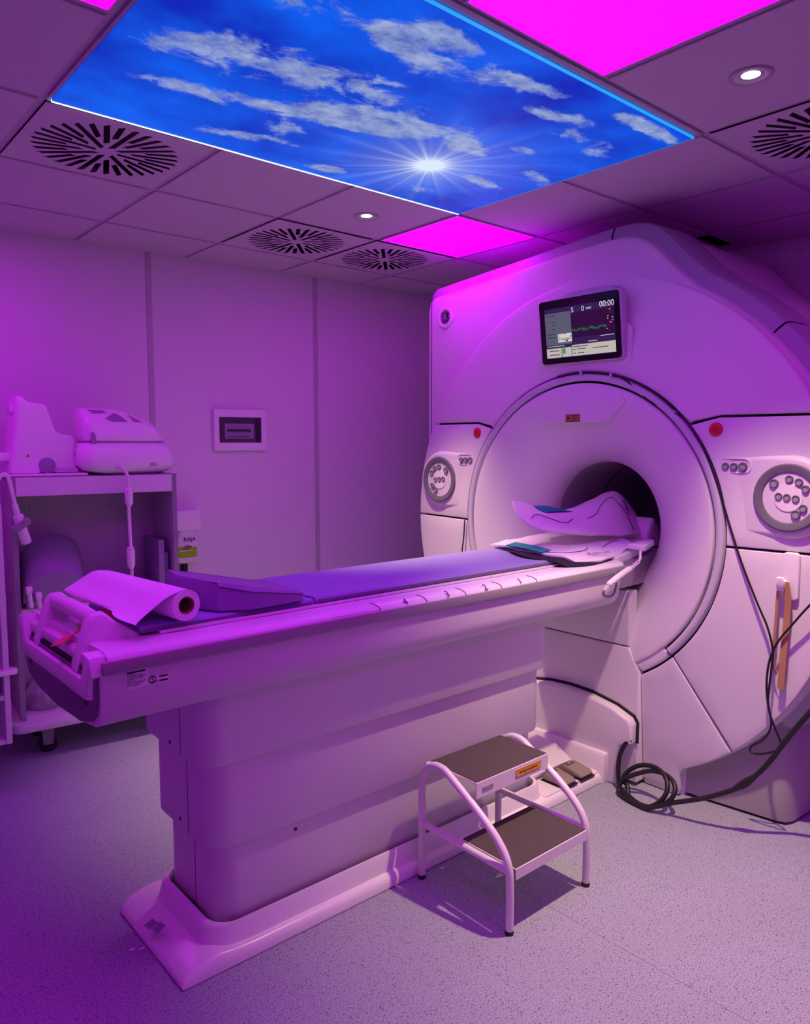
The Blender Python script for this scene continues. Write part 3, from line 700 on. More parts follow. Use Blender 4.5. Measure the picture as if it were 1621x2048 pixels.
# floor base: sloped nose on the left, low ledge, collar round the pedestal
def bsec(x, zs, y0=1.868, y1=2.362):
    return [Vector((x, y, z)) for y, z in ((y0, .003), (y0, zs*.55), (y0+.008, zs*.85), (y0+.022, zs), (y1-.022, zs), (y1-.008, zs*.85), (y1, zs*.55), (y1, .003))]
obj('base_plate', loft([bsec(.812, .010, 1.870, 2.33), bsec(.822, .022, 1.868, 2.345), bsec(.85, .036, 1.868, 2.362), bsec(.89, .049), bsec(.93, .056), bsec(.98, .048), bsec(1.04, .044), bsec(2.838, .044)]), 'gloss', tb, 50)
def stad(x0, x1, y0, y1, r, z, n=7):
    out = []
    for cx, cy, a in ((x1-r, y1-r, 0), (x0+r, y1-r, PI/2), (x0+r, y0+r, PI), (x1-r, y0+r, 1.5*PI)):
        out += [Vector((cx+r*math.cos(a+PI/2*i/n), cy+r*math.sin(a+PI/2*i/n), z)) for i in range(n+1)]
    return out
def collar(g, z): return stad(.925-g, 2.405+g, 1.905-g*.35, 2.300+g*.35, .075+g*.3, z)
obj('pedestal_collar', loft([collar(.030, .036), collar(.022, .050), collar(.010, .100), collar(.0, .108), collar(-.012, .108), collar(-.014, .09)], cap=False), 'gloss', tb, 50)
def section(name, x0, x1, y0, y1, z0, z1):
    o = obj(name, loft([stad(x0+.004, x1-.004, y0+.004, y1-.004, .072, z0), stad(x0, x1, y0, y1, .075, z0+.006), stad(x0, x1, y0, y1, .075, z1)]), 'white', tb, 50)
    # cover joint on the left end
    obj('cover_joint', box(x0-.0006, x0+.003, y0+.145, y0+.148, z0+.005, z1), 'screw', o, 0)
    return o
s1 = section('pedestal_section', .950, 2.376, 1.924, 2.286, .040, .40)
s2 = section('pedestal_section', .920, 2.392, 1.898, 2.308, .340, .64)
s3 = section('pedestal_section', .890, 2.406, 1.872, 2.326, .600, .86)
def screw(x, y, z, par, n='y'):
    obj('screw', lathe([(.0, .006), (-.002, .006), (-.003, .004), (-.003, .0003)], (x, y, z), n, 14), 'screw', par)
for q in ((1.215, .075), (1.215, .305)): screw(q[0], 1.924, q[1], s1)
for y_, z_, x_, p_ in ((2.085, .10, .950, s1), (2.10, .37, .920, s2), (2.03, .605, .920, s2), (2.09, .62, .890, s3)): screw(x_, y_, z_, p_, 'x')
# right end of the base: low tray with foot pedals and a curb
obj('end_tray', loft([[Vector(p) for p in ((2.40, 1.885, .036), (2.78, 1.885, .036), (2.78, 2.29, .036), (2.40, 2.29, .036))], [Vector(p) for p in ((2.40, 1.885, .048), (2.78, 1.885, .048), (2.78, 2.29, .048), (2.40, 2.29, .048))]]), 'gloss', tb, 40)
obj('end_curb', prism([(2.765, 1.855, .0), (2.765, 1.855, .125), (2.773, 1.855, .135), (2.805, 1.855, .135), (2.812, 1.855, .128), (2.812, 1.855, .0)], (0, .47, 0), .008, 2), 'gloss', tb, 40)
obj('pedal_housing', prism([(2.39, 2.020, .047), (2.39, 1.995, .082), (2.39, 2.08, .130), (2.39, 2.20, .140), (2.39, 2.20, .047)], (.335, 0, 0), .012, 3, both=True), 'gloss', tb, 40)
for x in (2.510, 2.632):
    pd = obj('foot_pedal', prism([(x, 1.998, .062), (x, 1.978, .086), (x, 1.893, .074), (x, 1.878, .062), (x, 1.882, .052), (x, 1.99, .052)], (.088, 0, 0), .009, 3, both=True), 'beige', tb, 50)
    obj('pedal_well', box(x-.006, x+.094, 1.872, 2.0, .0475, .0492), 'dark', pd, 0)
    obj('pedal_icon', prism([(x+.012, 1.980, .0868), (x+.066, 1.980, .0868), (x+.066, 1.960, .0845), (x+.012, 1.960, .0845)], (0, 0, -.002)), 'screw', pd, 0)
    obj('pedal_icon', prism([(x+.032, 1.976, .0875), (x+.046, 1.974, .0875), (x+.039, 1.964, .0862)], (0, 0, -.002)), 'housing', pd, 0)
obj('pedal_sign', prism([(2.505, 2.006, .0955), (2.545, 2.006, .0955), (2.545, 2.028, .108), (2.505, 2.028, .108)], (0, .002, -.003)), 'housing', tb, 0)

# table beam: hull cross-section along x
X0, X1 = .588, 2.745
def hull(X, g=0., zc=0.):
    h = [(-.314, .972), (-.314, .930), (-.312, .880), (-.306, .850), (-.290, .828), (-.25, .812), (-.16, .800), (0, .793)]
    h = h + [(-y, z) for y, z in reversed(h[:-1])]
    out = []
    for y, z in h:
        out.append(Vector((X, TY+y*(1-g), z+(zc if z < .9 else 0))))
    return out
obj('table_beam', loft([hull(X0+.004, .012, .004), hull(X0+.010, .0), hull(X1-.04, .0), hull(X1-.012, .01, .006), hull(X1, .03, .015)]), 'white', tb, 50)
# top deck with rounded rims
def deck(X, g=0.):
    h = [(-.322+g, .972), (-.324+g, .985), (-.318+g, .997), (-.300+g, 1.004), (-.262, 1.006), (-.20, 1.004)]
    h = h + [(-y, z) for y, z in reversed(h)] + [(.3, .966), (-.3, .966)]
    return [Vector((X, TY+y, z)) for y, z in h]
obj('top_deck', loft([deck(X0+.02, .004), deck(X0+.03), deck(X1-.02), deck(X1+.01, .01)]), 'gloss', tb, 50)
for sgn in (-1, 1):
    y0, y1 = sorted((TY+sgn*.318, TY+sgn*.330))
    obj('side_rail', box(X0+.004, X1+.005, y0, y1, .958, .989, .003, 2), 'strip', tb, 40)
# scale on the near rim
ry = TY-.316
tick = [1.40, 1.592, 1.769, 1.950, 2.140]
tick = [QY(x, y, 1.765).x for x, y in ((762, 1206), (855, 1191), (933, 1177), (1005, 1166), (1075, 1154))]
for x in tick:
    obj('scale_tick', tube([(x, TY-.3245, .985), (x-.001, TY-.319, .9975), (x-.003, TY-.300, 1.0045), (x-.004, TY-.275, 1.0062)], .0011, 6, 4), 'ink', tb)
for n, (x, y) in zip('4321', ((810, 1197), (894, 1183), (970, 1171), (1039, 1159))):
    p = QY(x, y, 1.775)
    text('scale_number', n, (p.x, TY-.316, 1.0022), (1, 0, 0), (0, .80, .60), .036, 'ink', tb)
obj('scale_strip', sheet([[(QY(668, 1222, 1.765).x, TY-.3205, .9945), (tick[0], TY-.3205, .9945)], [(QY(668, 1222, 1.765).x, TY-.300, 1.0048), (tick[0], TY-.300, 1.0048)]], 2, 4, .0006), 'label', tb)
# left end: grey cap, white end frame and carrying handle
cap_o = [(y, z) for y, z in [(-.300, .945), (-.298, .885), (-.284, .850), (-.255, .829), (-.19, .812), (0, .802), (.19, .812), (.255, .829), (.284, .850), (.298, .885), (.300, .945)]]
obj('end_cap', prism([(X0-.008, TY+y, z) for y, z in cap_o], (.02, 0, 0), .006, 2), 'endcap', tb, 40)
for y_ in (-.235, .235):
    obj('screw', lathe([(-.002, .010), (-.003, .007), (-.001, .0005)], (X0-.008, TY+y_, .875), 'x', 16), 'screw', tb)
ef = [(-.318, .972), (-.318, .955), (-.296, .948), (-.29, .895), (-.27, .890), (.27, .890), (.29, .895), (.296, .948), (.318, .955), (.318, .972), (.305, .998), (.262, 1.004), (.25, .955), (.235, .935), (-.235, .935), (-.25, .955), (-.262, 1.004), (-.305, .998)]
obj('end_frame', prism([(X0-.020, TY+y, z) for y, z in ef], (.05, 0, 0), .005, 2, both=True), 'gloss', tb, 40)
obj('end_gap', box(X0-.004, X0+.02, TY-.235, TY+.235, .930, .955), 'dark', tb, 0)
for sgn in (-1, 1):
    o_ = [(X0-.012, .935), (X0-.012, .955), (X0+.02, 1.058), (X0+.035, 1.074), (X0+.062, 1.076), (X0+.085, 1.055), (X0+.155, 1.005), (X0+.155, .985), (X0+.06, .940)]
    hdl = obj('handle_cheek', prism([(x, TY+sgn*.165-.022, z) for x, z in o_], (0, .044, 0), .010, 3, both=True), 'gloss', tb, 50)
obj('handle_grip', tube([(X0+.045, TY-.16, 1.056), (X0+.044, TY, 1.060), (X0+.045, TY+.16, 1.056)], .021, 20, 8), 'gloss', tb, 60)
obj('handle_tray', box(X0+.0, X0+.15, TY-.26, TY+.26, .955, .985, .008), 'gloss', tb, 40)
# rating labels on the beam
sy = 1.7745
lx = lambda x, y: QY(x, y, sy)
for (xa, ya, xb, yb, xc, yc, nm) in ((250, 1343, 297, 1335, 252, 1380, 'rating_label'), (299, 1352, 337, 1345, 299, 1370, 'approval_label')):
    A, B, Cc = lx(xa, ya), lx(xb, yb), lx(xc, yc)
    w_, h_ = (B.x-A.x), abs(A.z-Cc.z); o_ = Vector(((A.x+B.x)/2, sy, (A.z+Cc.z)/2))
    lb = plate(nm, o_, (1, 0, 0), (0, 0, 1), w_, h_, 'label', tb, .0015)
    if nm == 'rating_label':
        for k in range(9):
            ln = w_*random.uniform(.35, .9) if k % 3 else w_*.8
            plate('print_line', (o_.x-w_*.45+ln/2, sy-.0015, o_.z+h_*.38-k*h_*.09), (1, 0, 0), (0, 0, 1), ln, .0022 if k else .004, 'inkgrey' if k else 'ink', lb, .0004)
    else:
        text('mark', 'SL', (o_.x-w_*.25, sy-.0017, o_.z), (1, 0, 0), (0, 0, 1), .019, 'ink', lb)
        text('mark', 'C', (o_.x-w_*.40, sy-.0017, o_.z), (1, 0, 0), (0, 0, 1), .028, 'ink', lb)
        for k in range(2): plate('print_line', (o_.x+w_*.22, sy-.0015, o_.z+.006-.011*k), (1, 0, 0), (0, 0, 1), w_*.45, .004, 'ink', lb, .0004)
# cradle running into the bore, with a raised end plate
def crad(X, s=1., dz=0.):
    h = [(-.215, 1.006), (-.215, 1.014), (-.17, 1.010), (0, 1.004), (.17, 1.010), (.215, 1.014), (.215, 1.006), (0, .985)]
    return [Vector((X, TY+y*s, z+dz)) for y, z in h]
obj('cradle', loft([crad(.78), crad(1.8), crad(3.12), crad(3.15, .96)]), 'gloss', tb, 40)
obj('cradle_end', prism([(2.74, 1.800, 1.020), (3.06, 1.845, 1.045), (3.12, 1.868, 1.052), (3.14, 1.90, 1.052), (3.14, 2.28, 1.052), (3.10, 2.32, 1.05), (2.74, 2.36, 1.02)], (0, 0, -.030), .008, 3), 'gloss', tb, 50)
obj('bore_bridge', prism([(2.70, 1.80, 1.000), (3.14, 1.83, 1.000), (3.9, 1.83, 1.0), (3.9, 2.34, 1.0), (2.7, 2.37, 1.0)], (0, 0, -.12), .01, 2), 'strip', sc, 40)
obj('head_rest', prism([(3.17, 1.92, 1.003), (3.17, 1.92, 1.08), (3.22, 1.92, 1.145), (3.235, 1.92, 1.145), (3.32, 1.92, 1.06), (3.32, 1.92, 1.003)], (0, .30, 0), .02, 3, both=True), 'gloss', tb, 50)

# ------------------------------------------------------------------ things on the table
MT = 1.032
def matsec(X, w=.190, dz=0.): 
    h = [(-w-.012, 1.0155), (-w-.014, MT-.008), (-w-.008, MT-.001), (-w, MT), (-w*.5, MT-.002), (0, MT-.003), (w*.5, MT-.002), (w, MT), (w+.008, MT-.001), (w+.014, MT-.008), (w+.012, 1.0155)]
    return [Vector((X, TY+y, z+dz)) for y, z in h]
ma = thing('table_mattress', (1.9, TY, 1.014), 'long violet-blue vinyl mattress on the patient table', 'mattress')
m2 = obj('mattress_section', loft([matsec(1.275, .187), matsec(1.285), matsec(2.60), matsec(2.95), matsec(2.96, .187)]), 'pad', ma, 40)
m1 = obj('mattress_section', loft([matsec(.735, .182, -.004), matsec(.745, .188, -.004), matsec(1.262, .188, -.004), matsec(1.270, .184, -.004)]), 'pad', ma, 40)
for sg in (-1, 1):
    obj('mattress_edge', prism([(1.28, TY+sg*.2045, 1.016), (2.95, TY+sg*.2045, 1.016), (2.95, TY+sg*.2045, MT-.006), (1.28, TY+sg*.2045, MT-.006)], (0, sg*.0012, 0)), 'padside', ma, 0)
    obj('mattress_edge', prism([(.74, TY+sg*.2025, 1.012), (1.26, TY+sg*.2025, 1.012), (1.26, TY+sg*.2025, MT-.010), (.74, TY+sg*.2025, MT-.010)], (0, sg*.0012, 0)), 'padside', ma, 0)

# wedge cushion
wb_ = MT+.0005
WB = [(.905, 2.055), (.965, 1.905), (1.045, 1.868), (1.228, 1.876), (1.25, 2.10), (.95, 2.23)]
WT = [1.122-.195*(x-.9) for x, y in WB]
wm = bmesh.new()
lofted = [[Vector((x, y, wb_)) for x, y in WB], [Vector((x*.997+.003, y, wb_+.006)) for x, y in WB], [Vector((x, y, z-.006)) for (x, y), z in zip(WB, WT)], [Vector((x+(1.06-x)*.03, y+(2.03-y)*.03, z)) for (x, y), z in zip(WB, WT)]]
loft(lofted, bm=wm)
bmesh.ops.bevel(wm, geom=[e for e in wm.edges if abs(e.verts[0].co.z-e.verts[1].co.z) > .012], offset=.012, segments=3, profile=.5, affect='EDGES')
wg = tag(obj('wedge_cushion', wm, 'wedge', None, 40), 'violet vinyl wedge cushion lying on the mattress behind the paper roll', 'cushion')

# paper roll with an unrolled sheet
ra, rb_ = Vector((.846, 1.855, MT+.0425)), Vector((.80, 2.265, MT+.0425))
pr = thing('paper_roll', (.82, 2.05, MT), 'roll of white examination paper, partly unrolled over the table end', 'paper roll')
ax = (rb_-ra).normalized(); e1 = Vector((0, 0, 1)); e2 = ax.cross(e1).normalized()
def disc(p, r, n=36): return [p+(e1*math.sin(2*PI*i/n)+e2*math.cos(2*PI*i/n))*r for i in range(n)]
obj('roll', loft([disc(ra+ax*.006, .021), disc(ra, .024), disc(ra, .040), disc(ra+ax*.002, .0415), disc(rb_-ax*.002, .0415), disc(rb_, .040), disc(rb_, .024), disc(rb_-ax*.006, .021)], cap=False), 'paper', pr, 40)
obj('core', loft([disc(ra+ax*.0005, .0245), disc(ra+ax*.0, .0215), disc(ra+ax*.01, .021), disc(rb_-ax*.01, .021), disc(rb_-ax*.0, .0215)], cap=False), 'card', pr, 60)
rows = []
for k in range(9):
    t = k/8; p = ra.lerp(rb_, t); base_y = p.y
    fl_ = 1+.0*math.sin(t*3)
    r0 = .0425
    row = [p+Vector((.030, 0, .030)), p+Vector((.004, .0, r0)), p+Vector((-.022, .0, r0*.90+.010*t)), p+Vector((-.055, .004, .026+.022*t)), p+Vector((-.095, .012*t, .002+.022*t)), p+Vector((-.135, -.02+.03*t, -.016+.018*t)), p+Vector((-.150+.05*t-.02*math.sin(t*9), -.035+.06*t, -.022+.012*t+.006*math.sin(t*7)))]
    rows.append(row)
obj('loose_sheet', sheet(rows, 4, 2, .0012), 'paper', pr, 60)

# orange restraint strap at the table end
tag(obj('restraint_strap', ribbon([(.555, 1.985, .992), (.60, 2.03, 1.000), (.645, 2.085, 1.004), (.69, 2.13, 1.022), (.715, 2.10, 1.036), (.70, 2.02, 1.040), (.672, 1.955, 1.022)], [Vector((.010, -.012, .004))]*4+[Vector((.012, .006, .004))]*3, .0025), 'strap'), 'orange woven restraint strap tangled beside the end handle', 'strap')

# flexible coil blankets near the bore
c1 = thing('flex_coil', (2.70, 2.0, MT), 'flat white fabric coil blanket with a teal corner draped over the mattress end', 'coil', 'flexible coil blankets')
g1 = [[(2.50, 2.30, 1.046), (2.66, 2.33, 1.050), (2.84, 2.34, 1.055), (3.0, 2.33, 1.066)],
      [(2.46, 2.16, 1.054), (2.62, 2.18, 1.068), (2.80, 2.18, 1.070), (3.02, 2.18, 1.070)],
      [(2.44, 2.03, 1.052), (2.58, 2.03, 1.062), (2.78, 2.02, 1.066), (3.02, 2.02, 1.074)],
      [(2.425, 1.94, 1.048), (2.54, 1.93, 1.056), (2.74, 1.92, 1.058), (2.99, 1.92, 1.066)],
      [(2.46, 1.875, 1.042), (2.56, 1.870, 1.044), (2.74, 1.865, 1.044), (2.96, 1.875, 1.058)],
      [(2.49, 1.828, 1.020), (2.60, 1.800, 1.022), (2.75, 1.815, 1.024), (2.90, 1.845, 1.046)]]
obj('blanket', sheet(g1, 12, 10, .007, None, .004), 'fabric', c1, 60)
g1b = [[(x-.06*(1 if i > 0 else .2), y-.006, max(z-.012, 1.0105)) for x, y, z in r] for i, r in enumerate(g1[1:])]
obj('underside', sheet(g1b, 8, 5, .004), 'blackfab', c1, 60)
obj('corner_flap', sheet([[(2.452, 2.165, 1.060), (2.525, 2.175, 1.066)], [(2.434, 2.05, 1.060), (2.505, 2.05, 1.065)], [(2.416, 1.945, 1.056), (2.475, 1.940, 1.061)]], 5, 5, .003), 'teal', c1, 60)
def on1(u, v):      # point slightly above the blanket
    r = [catmull(q, 8) for q in g1]; c = [catmull(list(q), 8) for q in zip(*r)]
    a = c[min(len(c)-1, int(u*(len(c)-1)))]; p = a[min(len(a)-1, int(v*(len(a)-1)))]; return p+wrinkle(p, .004)+Vector((0, 0, .0022))
obj('stitched_line', tube([on1(.06, .32), on1(.05, .48), on1(.12, .62), on1(.30, .73), on1(.48, .76), on1(.56, .70), on1(.60, .64)], .0013, 6, 5), 'ink', c1)
obj('stitched_line', tube([on1(.74, .72), on1(.84, .63), on1(.93, .60)], .0013, 6, 5), 'ink', c1)
p0 = on1(.52, .90)
text('coil_print', 'Kam-oil', p0+Vector((0, -.003, .0085)), (.93, -.33, .02), (.30, .90, .25), .034, 'inkgrey', c1)
# connector box and lead of the coil
cn = obj('connector_box', prism([(2.86, 1.745, 1.064), (2.99, 1.778, 1.072), (3.025, 1.80, 1.073), (3.02, 1.83, 1.073), (2.86, 1.83, 1.066)], (0, 0, -.022), .008, 3), 'gloss', c1, 50)
Pc = [QY(1290, 1097, 1.775), QY(1282, 1103, 1.765), QY(1281, 1117, 1.755), QY(1275, 1127, 1.748), QY(1263, 1137, 1.743)]
obj('coil_lead', tube(Pc, .006, 10, 6), 'gloss', c1, 60)
Ph = [QY(1263, 1136, 1.742), QY(1255, 1141, 1.738), QY(1238, 1153, 1.736), QY(1222, 1166, 1.736), QY(1216, 1171, 1.738)]
hr = obj('lead_handle', tube(Ph, lambda t: .013*(.55+.45*min(1, 8*t, 6*(1-t)+.25)), 16, 6), 'gloss', c1, 60)
obj('handle_hole', lathe([(.0, .0025), (-.0008, .0025), (-.001, .0002)], QY(1222, 1166, 1.736)+Vector((0, -.0128, .002)), 'y', 12), 'ink', hr)
for (ax_, bx_) in (((1278, 1123), (1264, 1135)), ((1218, 1170), (1209, 1181))):
    for t in (.1, .4, .7, 1.0):
        q = QY(ax_[0]+(bx_[0]-ax_[0])*t, ax_[1]+(bx_[1]-ax_[1])*t, 1.744 if ax_[0] > 1250 else 1.738)
        dd = (QY(*bx_, 1.74)-QY(*ax_, 1.74)).normalized()*.0025
        obj('strain_relief', tube([q-dd, q+dd], .0095 if ax_[0] > 1250 else .0088, 12, 1, smooth=False), 'gloss', hr)
obj('coil_lead', tube([QY(1210, 1180, 1.740), QY(1207, 1188, 1.745), QY(1214, 1193, 1.75), QY(1225, 1191, 1.755), QY(1231, 1180, 1.758), QY(1233, 1160, 1.752), QY(1228, 1140, 1.765), QY(1220, 1127, 1.80)], .0045, 8, 6), 'inkgrey', c1, 60)

c2 = thing('flex_coil', (2.85, 2.05, MT+.05), 'curled upper coil blanket marked 16ch, standing up inside the bore mouth', 'coil', 'flexible coil blankets')
g2 = [[(2.50, 2.17, 1.246), (2.62, 2.17, 1.228), (2.76, 2.22, 1.185), (2.92, 2.20, 1.185), (3.04, 2.16, 1.225), (3.15, 2.13, 1.262), (3.22, 2.12, 1.255), (3.30, 2.09, 1.180), (3.345, 2.06, 1.105)],
      [(2.46, 2.11, 1.205), (2.58, 2.09, 1.195), (2.70, 2.08, 1.185), (2.84, 2.08, 1.185), (2.97, 2.07, 1.215), (3.09, 2.06, 1.248), (3.17, 2.06, 1.236), (3.25, 2.04, 1.160), (3.31, 2.03, 1.085)],
      [(2.46, 2.05, 1.165), (2.56, 2.02, 1.155), (2.68, 1.995, 1.148), (2.82, 1.985, 1.145), (2.95, 1.985, 1.155), (3.05, 1.985, 1.165), (3.13, 1.99, 1.155), (3.21, 1.99, 1.110), (3.27, 1.99, 1.075)],
      [(2.49, 2.00, 1.142), (2.58, 1.965, 1.126), (2.68, 1.945, 1.112), (2.80, 1.93, 1.100), (2.92, 1.93, 1.090), (3.01, 1.93, 1.083), (3.09, 1.94, 1.080), (3.16, 1.95, 1.076), (3.22, 1.96, 1.074)]]
obj('blanket', sheet(g2, 7, 12, .010, None, .004, (-.5, -.6, .6)), 'fabric', c2, 60)
obj('lining_flap', sheet([[(2.625, 2.185, 1.224), (2.70, 2.20, 1.212), (2.80, 2.215, 1.196), (2.90, 2.205, 1.182)], [(2.64, 2.15, 1.214), (2.71, 2.16, 1.218), (2.80, 2.17, 1.202), (2.885, 2.17, 1.184)], [(2.64, 2.11, 1.196), (2.71, 2.10, 1.198), (2.79, 2.10, 1.192), (2.87, 2.11, 1.182)]], 5, 4, .004), 'teal', c2, 60)
R2 = [catmull(q, 5) for q in g2]; G2 = [catmull(list(q), 6) for q in zip(*R2)]
def on2(u, v):
    a = G2[min(len(G2)-1, int(u*(len(G2)-1)))]; p = a[min(len(a)-1, int(v*(len(a)-1)))]; return p+wrinkle(p, .004)+Vector((-.5, -.6, .6))*.003
obj('stitched_line', tube([on2(.05, .55), on2(.10, .42), on2(.17, .50), on2(.24, .62), on2(.32, .55)], .0014, 6, 5), 'ink', c2)
obj('stitched_line', tube([on2(.38, .58), on2(.46, .50), on2(.54, .40), on2(.61, .36), on2(.66, .50), on2(.71, .72), on2(.77, .97)], .0014, 6, 5), 'ink', c2)
pt = on2(.735, .60)
text('coil_print', '16ch', pt+Vector((-.5, -.6, .6))*.012, on2(.73, .35)-on2(.76, .90), on2(.69, .62)-on2(.80, .62), .050, 'ink', c2)

# ------------------------------------------------------------------ step stool
st = thing('step_stool', (1.87, 1.64, 0), 'white tubular two-step stool with dark rubber treads beside the table', 'stool')
def sidef(x):
    return [(x, 1.847, .012), (x, 1.847, .18), (x, 1.846, .33), (x, 1.832, .385), (x, 1.792, .420), (x, 1.742, .424), (x, 1.695, .402), (x, 1.572, .332), (x, 1.495, .275), (x, 1.456, .218), (x, 1.447, .14), (x, 1.447, .012)]
for x in (1.676, 2.066):
    obj('side_frame', tube(sidef(x), .0125, 16, 8), 'painted', st, 60)
    obj('side_rail', tube([(x, 1.845, .198), (x, 1.45, .198)], .0115, 14, 1, smooth=False), 'painted', st, 60)
    for y in (1.847, 1.447): obj('rubber_foot', lathe([(0, .0135), (.012, .0140), (.014, .012)], (x, y, 0), 'z', 18, cap=True), 'black', st, 60)
def step(y0, y1, z, lip):
    o = obj('step_tray', prism([(1.692, y0, z), (1.692, y0, z-lip), (1.692, y0+.003, z-lip), (1.692, y0+.003, z-.004), (1.692, y1, z-.004), (1.692, y1, z)], (.358, 0, 0)), 'painted', st, 0)
    obj('step_tread', box(1.695, 2.047, y0+.004, y1-.003, z, z+.003, .001, 1), 'tread', o, 0)
    return o
stp = step(1.604, 1.828, .418, .052); stl = step(1.436, 1.672, .206, .034)
obj('cross_bar', tube([(1.68, 1.83, .405), (2.06, 1.83, .405)], .011, 12, 1, smooth=False), 'painted', st, 60)
obj('cross_bar', tube([(1.68, 1.66, .196), (2.06, 1.66, .196)], .009, 12, 1, smooth=False), 'painted', st, 60)
yl = plate('warning_label', (1.943, 1.6035, .3945), (1, 0, 0), (0, 0, 1), .128, .026, 'yellow', stp, .0012)
yl['label'] = 'yellow adhesive label with small dark lettering'
for dz in (-.0118, .0118): plate('label_border', (1.943, 1.6022, .3945+dz), (1, 0, 0), (0, 0, 1), .128, .0012, 'screw', yl, .0004)
for dx in (-.0634, .0634): plate('label_border', (1.943+dx, 1.6022, .3945), (1, 0, 0), (0, 0, 1), .0012, .024, 'screw', yl, .0004)
text('label_text', 'MR NON MAGNETIC', (1.943, 1.6020, .3945), (1, 0, 0), (0, 0, 1), .0105, 'ink', yl)
plate('name_tag', (1.742, 1.6035, .392), (1, 0, 0), (0, 0, 1), .050, .012, 'button', stp, .0015)

# ------------------------------------------------------------------ storage cart at the back wall
KR = -.110
kc = Vector((.895, 3.80, 0))
ct = thing('storage_cart', kc, 'grey and white open storage cart on casters against the back wall', 'cart', rz=KR)
KW, KD, KT = .765, .36, 1.343
def kw(x, y, z): return kc + Vector((x*math.cos(KR)-y*math.sin(KR), x*math.sin(KR)+y*math.cos(KR), z))
def L(name, bm, m, par=ct, sm=35): return obj(name, bm, m, par, sm, local=True)
for x in (0, KW-.022):
    sp = L('side_panel', box(x, x+.022, .004, KD, .19, KT-.001, .001, 1), 'cartside')
    L('edge_band', box(x-.001, x+.023, -.002, .004, .19, KT, .001, 1), 'edge', sp)
L('back_panel', box(.022, KW-.022, KD-.012, KD, .19, KT-.02), 'cartside')
L('cart_top', box(-.003, KW+.003, .0, KD, KT-.018, KT, .002, 1), 'edge')
hdr = L('header_board', box(.023, KW-.023, -.003, .015, KT-.090, KT-.004, .001, 1), 'cartwhite')
for x in (.20, .50): L('cover_cap', lathe([(-.006, .0003), (-.006, .005), (-.003, .006)], (x, 0, KT-.045), 'y', 14), 'gloss', hdr)
L('shelf', box(.022, KW-.022, .002, KD-.012, .700, .722, .001, 1), 'cartwhite')
L('cart_floor', box(.022, KW-.022, .0, KD-.012, .19, .208), 'cartwhite')
bpts = [(x+KW/2, y+KD/2-.01) for x, y in rrect(KW+.09, KD+.09, .05)]
L('base_board', prism([(x, y, .190) for x, y in bpts], (0, 0, -.045), .008, 2, both=True), 'cartwhite')
for z in (1.205, 1.19): 
    for x in (.075, .47): L('peg_hole', lathe([(-.001, .0003), (-.001, .003)], (x+.05, KD-.012, z-.03), 'y', 10), 'ink')
for (x, y) in ((.12, .06), (.66, .06), (.12, .30), (.66, .30)):
    cs = L('caster', lathe([(-.014, .010), (-.014, .038), (-.010, .043), (.010, .043), (.014, .038), (.014, .010)], (x, y, .043), 'y', 26), 'black')
    L('caster_fork', prism([(x-.022, y-.022, .040), (x+.020, y-.022, .040), (x+.032, y-.022, .145), (x-.03, y-.022, .145)], (0, .005, 0)), 'edge', cs)
    L('caster_fork', prism([(x-.022, y+.017, .040), (x+.020, y+.017, .040), (x+.032, y+.017, .145), (x-.03, y+.017, .145)], (0, .005, 0)), 'edge', cs)
    L('caster_plate', box(x-.035, x+.04, y-.03, y+.03, .135, .1455), 'edge', cs)

# things on and in the cart
ct_z = KT
# plain white tray under the left coil
tag(obj('coil_tray', prism([kw(-.03, .01, ct_z+.0005), kw(.34, .005, ct_z+.0005), kw(.34, .25, ct_z+.0005), kw(-.03, .25, ct_z+.0005)], (0, 0, .012), .003, 2, both=True), 'gloss'), 'thin white plastic tray under the tall coil on the cart', 'tray')
ca = thing('neck_coil', kw(.15, .14, ct_z+.013), 'tall white coil with a high back standing at the left on the cart top', 'coil')
f_ = Vector((0, 3.845, 0))
pa = [(.948, 1.700), (.952, 1.716), (.975, 1.717), (1.000, 1.693), (1.070, 1.684), (1.082, 1.676), (1.118, 1.560), (1.130, 1.548), (1.196, 1.536), (1.205, 1.520), (1.210, 1.358), (.905, 1.358), (.912, 1.41), (.926, 1.47), (.938, 1.58)]
obj('coil_shell', prism([(x, 3.845, z) for x, z in pa], (0, .18, 0), .024, 5, both=True), 'gloss', ca, 60)
obj('pivot_disc', lathe([(.0, .038), (-.006, .037), (-.008, .033), (-.008, .0005)], (1.072, 3.845, 1.392), 'y', 32), 'foam', ca, 50)
obj('foot_band', prism([(.915, 3.843, 1.358), (1.035, 3.843, 1.358), (1.035, 3.843, 1.385), (.915, 3.843, 1.395)], (0, .004, 0)), 'gloss', ca)
obj('foot_band', prism([(1.112, 3.843, 1.358), (1.212, 3.843, 1.358), (1.212, 3.843, 1.378), (1.112, 3.843, 1.382)], (0, .004, 0)), 'ring', ca)
obj('warning_mark', prism([(.979, 3.8435, 1.434), (.996, 3.8435, 1.434), (.9875, 3.8435, 1.449)], (0, .003, 0)), 'red', ca)
plate('print_line', (.963, 3.8442, 1.440), (1, 0, 0), (0, 0, 1), .022, .004, 'label', ca, .0008)
obj('back_tab', box(.86, .925, 3.87, 3.97, 1.415, 1.455, .006), 'gloss', ca)
obj('back_hinge', box(.930, .950, 3.88, 3.93, 1.64, 1.68, .004), 'gloss', ca)

